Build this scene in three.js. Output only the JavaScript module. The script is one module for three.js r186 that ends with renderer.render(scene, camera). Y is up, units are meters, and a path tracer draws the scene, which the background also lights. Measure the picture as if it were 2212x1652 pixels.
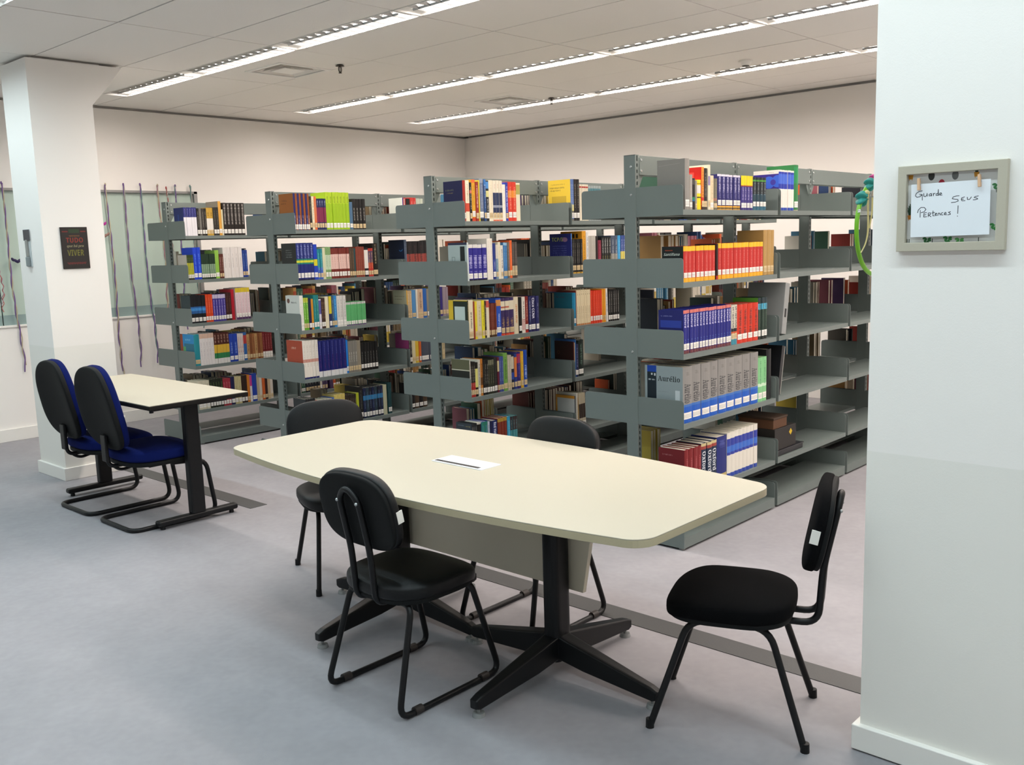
import * as THREE from 'three';
import { mergeGeometries, mergeVertices } from 'three/addons/utils/BufferGeometryUtils.js';
import { RoundedBoxGeometry } from 'three/addons/geometries/RoundedBoxGeometry.js';
import { RectAreaLightUniformsLib } from 'three/addons/lights/RectAreaLightUniformsLib.js';

// ------------------------------------------------------------------ camera, light, exposure
const PW = 2212, PH = 1652, FOCAL = 2040.56, EYE = new THREE.Vector3(0, 1.6, 0);
const scene = new THREE.Scene();
scene.background = new THREE.Color(0x000000);
const camera = new THREE.PerspectiveCamera(2 * Math.atan(PH / 2 / FOCAL) * 180 / Math.PI, PW / PH, 0.05, 60);
const YAW = 47.14168719 * Math.PI / 180, PITCH = -8.38504217 * Math.PI / 180, ROLL = -1.73722465 * Math.PI / 180;
const FWD = new THREE.Vector3(Math.sin(YAW) * Math.cos(PITCH), Math.sin(PITCH), -Math.cos(YAW) * Math.cos(PITCH));
const R0 = new THREE.Vector3(Math.cos(YAW), 0, Math.sin(YAW)), U0 = new THREE.Vector3().crossVectors(R0, FWD);
const RGT = R0.clone().multiplyScalar(Math.cos(ROLL)).addScaledVector(U0, Math.sin(ROLL));
const UPV = R0.clone().multiplyScalar(-Math.sin(ROLL)).addScaledVector(U0, Math.cos(ROLL));
camera.position.copy(EYE);
camera.quaternion.setFromRotationMatrix(new THREE.Matrix4().makeBasis(RGT, UPV, FWD.clone().negate()));
const renderer = new THREE.WebGLRenderer({ antialias: true });
renderer.toneMapping = THREE.LinearToneMapping;
renderer.toneMappingExposure = 1.3;
renderer.shadowMap.enabled = true;
RectAreaLightUniformsLib.init();
const WARM = new THREE.Color().setRGB(1.0, 0.895, 0.82), COOL = new THREE.Color().setRGB(0.78, 0.95, 1.0);
const WARM_POWER = 29, COOL_POWER = 16, GLOW = 2.2;

// ------------------------------------------------------------------ helpers
let seed = 20240611;
const rnd = () => { seed = (seed * 1664525 + 1013904223) >>> 0; return seed / 4294967296; };
const rr = (a, b) => a + (b - a) * rnd();
const pick = (a) => a[Math.floor(rnd() * a.length)];
const V3 = (x, y, z) => new THREE.Vector3(x, y, z);
const ray = (px, py) => FWD.clone().addScaledVector(RGT, (px - PW / 2) / FOCAL).addScaledVector(UPV, -(py - PH / 2) / FOCAL);
function at(px, py, axis, v) { const d = ray(px, py), t = (v - EYE[axis]) / d[axis]; return EYE.clone().addScaledVector(d, t); }
function proj(p) { const v = p.clone().sub(EYE), z = v.dot(FWD); return [PW / 2 + FOCAL * v.dot(RGT) / z, PH / 2 - FOCAL * v.dot(UPV) / z, z]; }
// x of the point (x, y, z) seen in picture column px
function xAt(px, y, z) {
  const k = (px - PW / 2) / FOCAL, b = V3(0, y, z).sub(EYE), n = RGT.clone().addScaledVector(FWD, -k);
  return -b.dot(n) / n.x;
}
const used = {};
function numbered(name) { used[name] = (used[name] ?? -1) + 1; return used[name] ? `${name}_${String(used[name]).padStart(3, '0')}` : name; }
function mesh(name, geo, mat, parent) {
  const m = new THREE.Mesh(geo, mat); m.name = name; m.castShadow = m.receiveShadow = true;
  if (parent) parent.add(m);
  return m;
}
function tag(o, label, category, group, kind) {
  o.userData.label = label;
  if (category) o.userData.category = category;
  if (group) o.userData.group = group;
  if (kind) o.userData.kind = kind;
  return o;
}
function thing(name, label, category, pos = [0, 0, 0], turn = 0, group) {
  const g = new THREE.Group(); g.name = numbered(name); g.position.set(...pos); g.rotation.y = turn; scene.add(g);
  return tag(g, label, category, group);
}
function single(name, geo, mat, label, category, group) { const m = mesh(numbered(name), geo, mat, scene); return tag(m, label, category, group); }
function structure(name, geo, mat, label) {
  const m = geo ? mesh(numbered(name), geo, mat, scene) : new THREE.Group();
  if (!geo) { m.name = numbered(name); scene.add(m); }
  m.userData.kind = 'structure'; if (label) m.userData.label = label; return m;
}
const strip = (g) => { const o = g.index ? g.toNonIndexed() : g; for (const k of Object.keys(o.attributes)) if (!['position', 'normal', 'uv'].includes(k)) o.deleteAttribute(k); return o; };
const merge = (list) => mergeGeometries(list.map(strip), false);
function box(x0, x1, y0, y1, z0, z1) { return new THREE.BoxGeometry(x1 - x0, y1 - y0, z1 - z0).translate((x0 + x1) / 2, (y0 + y1) / 2, (z0 + z1) / 2); }
function rbox(x0, x1, y0, y1, z0, z1, r = 0.004, seg = 2) { return new RoundedBoxGeometry(x1 - x0, y1 - y0, z1 - z0, seg, r).translate((x0 + x1) / 2, (y0 + y1) / 2, (z0 + z1) / 2); }
// uv in metres by the direction each face looks
function metric(geo, s = 1) {
  const g = geo.index ? geo.toNonIndexed() : geo, p = g.attributes.position, n = g.attributes.normal, uv = new Float32Array(p.count * 2);
  for (let i = 0; i < p.count; i += 3) {
    let nx = 0, ny = 0, nz = 0;
    for (let k = 0; k < 3; k++) { nx += n.getX(i + k); ny += n.getY(i + k); nz += n.getZ(i + k); }
    nx = Math.abs(nx); ny = Math.abs(ny); nz = Math.abs(nz);
    for (let k = 0; k < 3; k++) {
      const j = i + k, x = p.getX(j), y = p.getY(j), z = p.getZ(j);
      const [u, v] = ny >= nx && ny >= nz ? [x, z] : nx >= nz ? [z, y] : [x, y];
      uv[j * 2] = u * s; uv[j * 2 + 1] = v * s;
    }
  }
  g.setAttribute('uv', new THREE.BufferAttribute(uv, 2));
  return g;
}
function tube(points, r, seg = 40, rad = 10, closed = false, tension = 0.5) {
  const c = new THREE.CatmullRomCurve3(points.map((p) => V3(...p)), closed, 'catmullrom', tension);
  return new THREE.TubeGeometry(c, seg, r, rad, closed);
}
// a bent tube: straight runs with rounded corners
function bent(points, r, bend = 0.04, rad = 10) {
  const P = points.map((p) => V3(...p)), path = new THREE.CurvePath();
  let last = P[0];
  for (let i = 1; i < P.length - 1; i++) {
    const a = P[i - 1].clone().sub(P[i]), b = P[i + 1].clone().sub(P[i]);
    const d = Math.min(bend, a.length() * 0.48, b.length() * 0.48);
    const s = P[i].clone().addScaledVector(a.normalize(), d), e = P[i].clone().addScaledVector(b.normalize(), d);
    path.add(new THREE.LineCurve3(last, s)); path.add(new THREE.QuadraticBezierCurve3(s, P[i], e)); last = e;
  }
  path.add(new THREE.LineCurve3(last, P[P.length - 1]));
  const pts = [];
  path.curves.forEach((c, i) => { const n = c.isLineCurve3 ? 1 : 6; for (let k = i ? 1 : 0; k <= n; k++) pts.push(c.getPoint(k / n)); });
  const poly = new THREE.CurvePath(); for (let i = 1; i < pts.length; i++) poly.add(new THREE.LineCurve3(pts[i - 1], pts[i]));
  // sweep
  const pos = [], nor = [], uv = [], idx = []; let t0 = pts[1].clone().sub(pts[0]).normalize();
  let n0 = Math.abs(t0.y) < 0.9 ? V3(0, 1, 0) : V3(1, 0, 0); n0.addScaledVector(t0, -n0.dot(t0)).normalize();
  pts.forEach((p, i) => {
    const t = (i < pts.length - 1 ? pts[i + 1].clone().sub(p).normalize() : V3(0, 0, 0)).add(i ? p.clone().sub(pts[i - 1]).normalize() : V3(0, 0, 0)).normalize();
    n0.addScaledVector(t, -n0.dot(t)).normalize();
    const b = V3(0, 0, 0).crossVectors(t, n0);
    for (let k = 0; k <= rad; k++) {
      const a = k / rad * Math.PI * 2, d = n0.clone().multiplyScalar(Math.cos(a)).addScaledVector(b, Math.sin(a));
      nor.push(d.x, d.y, d.z); pos.push(p.x + d.x * r, p.y + d.y * r, p.z + d.z * r); uv.push(k / rad, i);
    }
  });
  for (let i = 0; i < pts.length - 1; i++) for (let k = 0; k < rad; k++) { const a = i * (rad + 1) + k, b = a + rad + 1; idx.push(a, a + 1, b, b, a + 1, b + 1); }
  // caps
  for (const [i, s] of [[0, -1], [pts.length - 1, 1]]) {
    const c = pos.length / 3, t = (i ? pts[i].clone().sub(pts[i - 1]) : pts[1].clone().sub(pts[0])).normalize().multiplyScalar(s);
    pos.push(pts[i].x, pts[i].y, pts[i].z); nor.push(t.x, t.y, t.z); uv.push(0, 0);
    for (let k = 0; k < rad; k++) { const a = i * (rad + 1) + k; if (s > 0) idx.push(a, a + 1, c); else idx.push(a + 1, a, c); }
  }
  const g = new THREE.BufferGeometry();
  g.setAttribute('position', new THREE.Float32BufferAttribute(pos, 3)); g.setAttribute('normal', new THREE.Float32BufferAttribute(nor, 3)); g.setAttribute('uv', new THREE.Float32BufferAttribute(uv, 2)); g.setIndex(idx);
  return g;
}
// rounded cushion: half sizes a (x), b (y), c (z); e1 small = flat top, e2 small = square plan
function cushion(a, b, c, e1, e2, shape) {
  const nu = 56, nv = 28, pos = [], uv = [], idx = [], sp = (v, e) => Math.sign(v) * Math.pow(Math.abs(v), e);
  for (let j = 0; j <= nv; j++) for (let i = 0; i <= nu; i++) {
    const v = -Math.PI / 2 + Math.PI * j / nv, u = -Math.PI + 2 * Math.PI * i / nu;
    let p = V3(a * sp(Math.cos(v), e1) * sp(Math.cos(u), e2), b * sp(Math.sin(v), e1), c * sp(Math.cos(v), e1) * sp(Math.sin(u), e2));
    if (shape) p = shape(p) || p;
    pos.push(p.x, p.y, p.z); uv.push(p.x, p.z);
  }
  for (let j = 0; j < nv; j++) for (let i = 0; i < nu; i++) { const q = j * (nu + 1) + i, w = q + nu + 1; idx.push(q, w, q + 1, w, w + 1, q + 1); }
  const g = new THREE.BufferGeometry(); g.setAttribute('position', new THREE.Float32BufferAttribute(pos, 3)); g.setAttribute('uv', new THREE.Float32BufferAttribute(uv, 2)); g.setIndex(idx);
  const merged = mergeVertices(g.deleteAttribute('uv'), 1e-5); merged.computeVertexNormals();
  const uvs = new Float32Array(merged.attributes.position.count * 2); for (let i = 0; i < uvs.length / 2; i++) { uvs[2 * i] = merged.attributes.position.getX(i); uvs[2 * i + 1] = merged.attributes.position.getY(i) + merged.attributes.position.getZ(i); }
  merged.setAttribute('uv', new THREE.BufferAttribute(uvs, 2));
  return merged;
}
function noiseTex(size, layers, lo = 0, hi = 255, tint = null) {
  const f = new Float32Array(size * size);
  for (const [cells, amp] of layers) {
    const g = new Float32Array(cells * cells).map(() => rnd());
    for (let y = 0; y < size; y++) for (let x = 0; x < size; x++) {
      const fx = x / size * cells, fy = y / size * cells, ix = Math.floor(fx), iy = Math.floor(fy), s = (t) => t * t * (3 - 2 * t), tx = s(fx - ix), ty = s(fy - iy);
      const q = (a, b) => g[(b % cells) * cells + (a % cells)];
      f[y * size + x] += amp * ((q(ix, iy) * (1 - tx) + q(ix + 1, iy) * tx) * (1 - ty) + (q(ix, iy + 1) * (1 - tx) + q(ix + 1, iy + 1) * tx) * ty);
    }
  }
  const sum = layers.reduce((a, l) => a + l[1], 0), d = new Uint8Array(size * size * 4);
  for (let i = 0; i < size * size; i++) { const v = lo + (hi - lo) * f[i] / sum; for (let k = 0; k < 3; k++) d[i * 4 + k] = Math.max(0, Math.min(255, v * (tint ? tint[k] : 1))); d[i * 4 + 3] = 255; }
  const t = new THREE.DataTexture(d, size, size); t.wrapS = t.wrapT = THREE.RepeatWrapping; t.magFilter = THREE.LinearFilter; t.minFilter = THREE.LinearFilter; t.needsUpdate = true;
  return t;
}
const rep = (t, k, srgb) => { const c = t.clone(); c.repeat.set(k, k); if (srgb) c.colorSpace = THREE.SRGBColorSpace; c.needsUpdate = true; return c; };
function canvasTex(w, h, draw) {
  const c = document.createElement('canvas'); c.width = w; c.height = h; draw(c.getContext('2d'), w, h);
  const t = new THREE.CanvasTexture(c); t.colorSpace = THREE.SRGBColorSpace; t.anisotropy = 8; return t;
}
// ------------------------------------------------------------------ materials
const fine = noiseTex(256, [[256, 1], [64, 0.6], [16, 0.3]]);
const soft = noiseTex(256, [[4, 1], [9, 0.8], [32, 0.4], [128, 0.25]], 214, 255);
const std = (color, roughness, extra = {}) => new THREE.MeshStandardMaterial({ color, roughness, ...extra });
const dark = (color, roughness, specularIntensity, extra = {}) => new THREE.MeshPhysicalMaterial({ color, roughness, specularIntensity, ...extra });
const matWall = std('#f5f1ec', 0.85, { bumpMap: rep(fine, 3), bumpScale: 0.0002 });
const matDado = std('#eeebe4', 0.7, { bumpMap: rep(fine, 3), bumpScale: 0.0002 });
const matTrim = std('#efece6', 0.55);
const floorTex = noiseTex(512, [[3, 1], [7, 0.8], [19, 0.45], [60, 0.3], [256, 0.45]], 200, 255); floorTex.colorSpace = THREE.SRGBColorSpace; floorTex.repeat.set(0.22, 0.22);
const floorRough = noiseTex(256, [[5, 1], [23, 0.6], [90, 0.5]], 120, 190); floorRough.repeat.set(0.35, 0.35);
const matFloor = std('#a7a5aa', 1, { map: floorTex, roughnessMap: floorRough, bumpMap: rep(fine, 6), bumpScale: 0.0003 });
const matStripFloor = std('#4a4b4b', 0.5, { bumpMap: rep(fine, 8), bumpScale: 0.0004 });
const matTile = std('#f6f2ed', 0.95, { bumpMap: rep(fine, 4), bumpScale: 0.0008 });
const matPlenum = std('#b4b1ac', 1);
const matShelf = std('#6b7572', 0.5, { bumpMap: rep(fine, 10), bumpScale: 0.0002 });
const matBolt = std('#b9bdbd', 0.35, { metalness: 0.7 });
const matLaminate = std('#b4ad9b', 0.5, { bumpMap: rep(fine, 12), bumpScale: 0.0001 });
const matEdge = std('#b5ab8d', 0.5), matPanel = std('#d2cab6', 0.55, { bumpMap: rep(fine, 8), bumpScale: 0.0001 });
const matBlackMetal = dark('#0f1012', 0.4, 0.6), matBlackEdge = dark('#15120f', 0.6, 0.5);
const matVinyl = dark('#0d0f11', 0.38, 0.55, { bumpMap: rep(fine, 14), bumpScale: 0.0005 });
const matFabric = dark('#0b0b0d', 0.95, 0.2, { bumpMap: rep(fine, 20), bumpScale: 0.0012 });
const matShell = dark('#111314', 0.7, 0.4, { bumpMap: rep(fine, 16), bumpScale: 0.0004 });
const matBlue = dark('#0d1a58', 0.95, 0.25, { bumpMap: rep(fine, 20), bumpScale: 0.0012 });
const matRusty = std('#2c2522', 0.5);
const matWhiteMetal = std('#f2f0ec', 0.5), matAlu = std('#a9abac', 0.28, { metalness: 0.9 });
const matTag = std('#e9e6df', 0.7), matPad = std('#8f9292', 0.25, { metalness: 0.2 });
const glowMat = (c) => new THREE.MeshStandardMaterial({ color: '#ffffff', emissive: c, emissiveIntensity: GLOW, roughness: 0.4 });
const glowWarm = glowMat(WARM), glowCool = glowMat(COOL);

// ------------------------------------------------------------------ the room
const REV = 0.022, CEIL = 2.965, XR = 8.78, XL = -3.2, ZB = -8.85, ZF = 3.2, T = 0.2, TOP = CEIL + 0.16;
structure('floor', metric(box(XL - T, XR + T, -0.12, 0, ZB - T, ZF + T)), matFloor, 'pale grey mottled vinyl floor');
structure('ceiling_backing', metric(box(XL - T, XR + T, TOP, TOP + 0.15, ZB - T, ZF + T)), matPlenum, 'dark void above the ceiling tiles');
const WIN = { x0: 1.2, x1: 4.976, y0: 1.012, y1: 2.205 };
structure('wall_left', metric(merge([
  box(XL - T, WIN.x0, 0, CEIL - REV, ZB - T, ZB), box(WIN.x1, XR + T, 0, CEIL - REV, ZB - T, ZB), box(XL - T, XR + T, CEIL - REV, TOP, ZB - T, ZB - 0.07),
  box(WIN.x0, WIN.x1, 0, WIN.y0, ZB - T, ZB), box(WIN.x0, WIN.x1, WIN.y1, CEIL - REV, ZB - T, ZB)])), matWall, 'white plastered wall with the green glazed window');
structure('wall_right', metric(merge([box(XR, XR + T, 0, CEIL - REV, ZB, ZF), box(XR + 0.07, XR + T, CEIL - REV, TOP, ZB, ZF)])), matWall, 'white plastered wall behind the shelving rows');
structure('wall_near', metric(box(XL - T, XL, 0, TOP, ZB, ZF)), matWall, 'white plastered wall');
structure('wall_front', metric(box(XL - T, XR + T, 0, TOP, ZF, ZF + T)), matWall, 'white plastered wall');
structure('baseboard_left', metric(rbox(XL, XR, 0, 0.11, ZB, ZB + 0.018, 0.003)), matTrim, 'white baseboard under the green window');
structure('baseboard_right', metric(rbox(XR - 0.018, XR, 0, 0.11, ZB + 0.018, ZF, 0.003)), matTrim, 'white baseboard behind the shelving rows');

// ceiling tiles, light slots
const LX = [], LZ = []; for (let k = -9; k <= 10; k++) LX.push(2.755 + 0.635 * k); for (let j = -1; j <= 10; j++) LZ.push(-8.2 + 1.27 * j);
const DIFFUSERS = [[4.41, -6.34], [6.95, -6.38]];
const STRIPS = [ // x0, x1, z of the far end, lamp tint
  [-0.005, 0.215, -8.2, 'cool'], [1.9, 2.12, -8.2, 'cool'], [3.805, 4.025, -8.2, 'warm'], [5.71, 5.93, -8.2, 'warm'], [7.2, 7.42, -8.2, 'warm']];
{
  const ceiling = structure('ceiling', null, null, 'suspended ceiling of off-white tiles');
  const cache = {}, gap = 0.005;
  const tile = (x0, x1, z0, z1) => {
    x0 = Math.max(x0 + gap, XL + 0.02); x1 = Math.min(x1 - gap, XR - 0.004); z0 = Math.max(z0 + gap, ZB + 0.004); z1 = Math.min(z1 - gap, ZF - 0.02);
    if (x1 - x0 < 0.02 || z1 - z0 < 0.02) return;
    const hole = DIFFUSERS.find(([x, z]) => x > x0 && x < x1 && z > z0 && z < z1);
    if (hole) { // this tile is cut out for an air diffuser
      const sh = new THREE.Shape([[x0, -z0], [x1, -z0], [x1, -z1], [x0, -z1]].map((q) => new THREE.Vector2(...q))), q = 0.207, [hx, hz] = hole;
      sh.holes.push(new THREE.Path([[hx - q, -hz - q], [hx - q, -hz + q], [hx + q, -hz + q], [hx + q, -hz - q]].map((k) => new THREE.Vector2(...k))));
      mesh('ceiling_tile', metric(new THREE.ExtrudeGeometry(sh, { depth: 0.018, bevelEnabled: false }).rotateX(-Math.PI / 2).translate(0, CEIL, 0)), matTile, ceiling); return;
    }
    const w = +(x1 - x0).toFixed(4), d = +(z1 - z0).toFixed(4), key = w + '/' + d;
    cache[key] ??= metric(new THREE.BoxGeometry(w, 0.018, d).translate(0, 0.009, 0));
    mesh('ceiling_tile', cache[key], matTile, ceiling).position.set((x0 + x1) / 2, CEIL + (rnd() - 0.5) * 0.003, (z0 + z1) / 2);
  };
  for (let i = 0; i < LX.length - 1; i++) for (let j = 0; j < LZ.length - 1; j++) {
    const s = STRIPS.find(([a, b, zf, , zn = 9]) => a >= LX[i] - 0.01 && b <= LX[i + 1] + 0.01 && LZ[j] >= zf - 0.01 && LZ[j] < zn);
    if (!s) tile(LX[i], LX[i + 1], LZ[j], LZ[j + 1]);
    else { if (s[0] - LX[i] > 0.03) tile(LX[i], s[0], LZ[j], LZ[j + 1]); if (LX[i + 1] - s[1] > 0.03) tile(s[1], LX[i + 1], LZ[j], LZ[j + 1]); }
  }
}
// fluorescent fixtures: one per cell
{
  const W = 0.214, L = 1.262, H = 0.085;
  const gHouse = merge([box(-W / 2, W / 2, H, H + 0.004, -L / 2, L / 2), box(-W / 2, -W / 2 + 0.003, -0.002, H, -L / 2, L / 2), box(W / 2 - 0.003, W / 2, -0.002, H, -L / 2, L / 2),
    box(-W / 2, W / 2, -0.002, H, -L / 2, -L / 2 + 0.003), box(-W / 2, W / 2, -0.002, H, L / 2 - 0.003, L / 2)]);
  const gEnd = box(-W / 2 + 0.003, W / 2 - 0.003, 0.012, H, -0.03, 0.03);
  const gTube = new THREE.CylinderGeometry(0.013, 0.013, L - 0.16, 14).rotateX(Math.PI / 2);
  const wedge = new THREE.Shape([new THREE.Vector2(-0.002, 0), new THREE.Vector2(0.002, 0), new THREE.Vector2(0.007, 0.011), new THREE.Vector2(-0.007, 0.011)]);
  const tall = new THREE.Shape([new THREE.Vector2(-0.003, 0), new THREE.Vector2(0.003, 0), new THREE.Vector2(0.018, 0.045), new THREE.Vector2(-0.018, 0.045)]);
  const gBlade = merge([new THREE.ExtrudeGeometry(wedge, { depth: W - 0.008, bevelEnabled: false }).translate(0, 0, -(W - 0.008) / 2).rotateY(Math.PI / 2), new THREE.ExtrudeGeometry(tall, { depth: 0.085, bevelEnabled: false }).translate(0, 0, -W / 2 + 0.004).rotateY(Math.PI / 2)]);
  const gRib = new THREE.ExtrudeGeometry(wedge, { depth: L - 0.13, bevelEnabled: false }).translate(0, 0, -(L - 0.13) / 2);
  const stripName = ['over the open floor', 'nearest the poster column', 'over the near ends of the shelving', 'above the middle of the shelving', 'nearest the plain white wall'];
  STRIPS.forEach(([a, b, zf, tint, zn = 9], si) => {
    let n = 0;
    for (let j = 0; j < LZ.length - 1; j++) {
      if (LZ[j] < zf - 0.01 || LZ[j + 1] > ZF || LZ[j] >= zn) continue;
      const ord = ['first', 'second', 'third', 'fourth', 'fifth', 'sixth', 'seventh', 'eighth', 'ninth'][n++];
      const t = thing('ceiling_light', `${ord} recessed louvred lamp from the window wall, strip ${stripName[si]}`, 'ceiling light', [(a + b) / 2, CEIL, (LZ[j] + LZ[j + 1]) / 2], 0, 'louvred strip lamps in the ceiling');
      mesh('housing', gHouse, matWhiteMetal, t);
      for (const s of [-1, 1]) { mesh('end_block', gEnd, matWhiteMetal, t).position.z = s * (L / 2 - 0.035); mesh('lamp_tube', gTube, tint === 'warm' ? glowWarm : glowCool, t).position.set(0.047 + s * 0.026, 0.05, 0); }
      for (let k = 0; k < 12; k++) mesh('louver_blade', gBlade, matAlu, t).position.z = -L / 2 + 0.065 + (L - 0.13) * (k + 0.5) / 12;
      mesh('center_rib', gRib, matAlu, t).position.x = -0.012;
      const lamp = new THREE.RectAreaLight(tint === 'warm' ? WARM : COOL, (tint === 'warm' ? WARM_POWER : COOL_POWER) * 1.9, 0.1, L - 0.14);
      lamp.name = 'tube_lamp'; lamp.position.set(0.047, 0.012, 0); lamp.rotation.x = -Math.PI / 2; t.add(lamp);
    }
  });
}
// window in the left wall: film-covered glass
{
  const w = structure('window_1', null, null, 'wide window with pale green film on its glass, ribbons hanging before it');
  const matGlass = new THREE.MeshPhysicalMaterial({ color: '#bccfc4', roughness: 0.22, clearcoat: 0.5, clearcoatRoughness: 0.1 }), matBand = new THREE.MeshPhysicalMaterial({ color: '#93a8a6', roughness: 0.25, clearcoat: 0.5, clearcoatRoughness: 0.1 });
  const matFrame = std('#9b9a98', 0.45, { metalness: 0.3 });
  mesh('window_frame', merge([box(WIN.x0, WIN.x1, WIN.y1 - 0.022, WIN.y1, ZB - 0.06, ZB + 0.004), box(WIN.x1 - 0.035, WIN.x1, WIN.y0, WIN.y1, ZB - 0.06, ZB + 0.004), box(WIN.x0, WIN.x0 + 0.035, WIN.y0, WIN.y1, ZB - 0.06, ZB + 0.004)]), matFrame, w);
  mesh('window_sill', rbox(WIN.x0, WIN.x1, WIN.y0 - 0.012, WIN.y0 + 0.006, ZB - 0.06, ZB + 0.012, 0.003), matTrim, w);
  for (const [a, b] of [[WIN.x0 + 0.035, 3.045], [3.055, WIN.x1 - 0.035]]) {
    mesh('pane', box(a, b, WIN.y0 + 0.095, WIN.y1 - 0.022, ZB - 0.04, ZB - 0.03), matGlass, w);
    mesh('film_band', box(a, b, WIN.y0 + 0.006, WIN.y0 + 0.095, ZB - 0.04, ZB - 0.029), matBand, w);
  }
  mesh('backing_wall', box(WIN.x0, WIN.x1, WIN.y0, WIN.y1, ZB - T, ZB - T + 0.02), matWall, w);
}
// columns
const matCol = matWall;
{
  const zc = -6.906, x0 = 2.687, x1 = 3.123, DADO = 0.965;
  const c = structure('wall_column', null, null, 'white column with a flared head and a dark poster');
  const sh = new THREE.Shape([[x0, DADO], [x1, DADO], [x1, 2.665], [x1 + 0.03, 2.70], [x1 + 0.12, 2.80], [x1 + 0.235, CEIL - 0.018], [x0, CEIL - 0.018]].map((p) => new THREE.Vector2(...p)));
  mesh('shaft', metric(new THREE.ExtrudeGeometry(sh, { depth: 0.45, bevelEnabled: false }).translate(0, 0, zc - 0.45)), matCol, c);
  mesh('neck', metric(box(x0 + 0.05, x1 + 0.1, CEIL - 0.018, CEIL, zc - 0.42, zc - 0.06)), matCol, c);
  mesh('lower_paint', metric(box(x0, x1, 0, DADO, zc - 0.45, zc)), matDado, c);
  mesh('baseboard', metric(rbox(x0 - 0.02, x1 + 0.02, 0, 0.092, zc - 0.47, zc + 0.02, 0.004)), matTrim, c);
  const xr = 2.74, zr = -1.104, d = structure('wall_column', null, null, 'white column carrying the framed cactus print');
  mesh('shaft', metric(box(xr, xr + 0.46, 0.955, CEIL, zr, zr + 0.56)), matCol, d);
  mesh('lower_paint', metric(box(xr, xr + 0.46, 0, 0.955, zr, zr + 0.56)), matDado, d);
  mesh('baseboard', metric(rbox(xr - 0.02, xr + 0.48, 0.004, 0.085, zr - 0.02, zr + 0.58, 0.004)), matTrim, d);
}
// dark floor strips where a wall once stood
structure('trim_1', metric(box(3.09, 3.21, -0.002, 0.0025, -3.32, -1.12)), matStripFloor, 'dark grey strip let into the floor beside the meeting table');
structure('trim_2', metric(box(3.09, 3.21, -0.002, 0.0025, -6.9, -5.14)), matStripFloor, 'dark grey strip let into the floor beside the small table');

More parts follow.
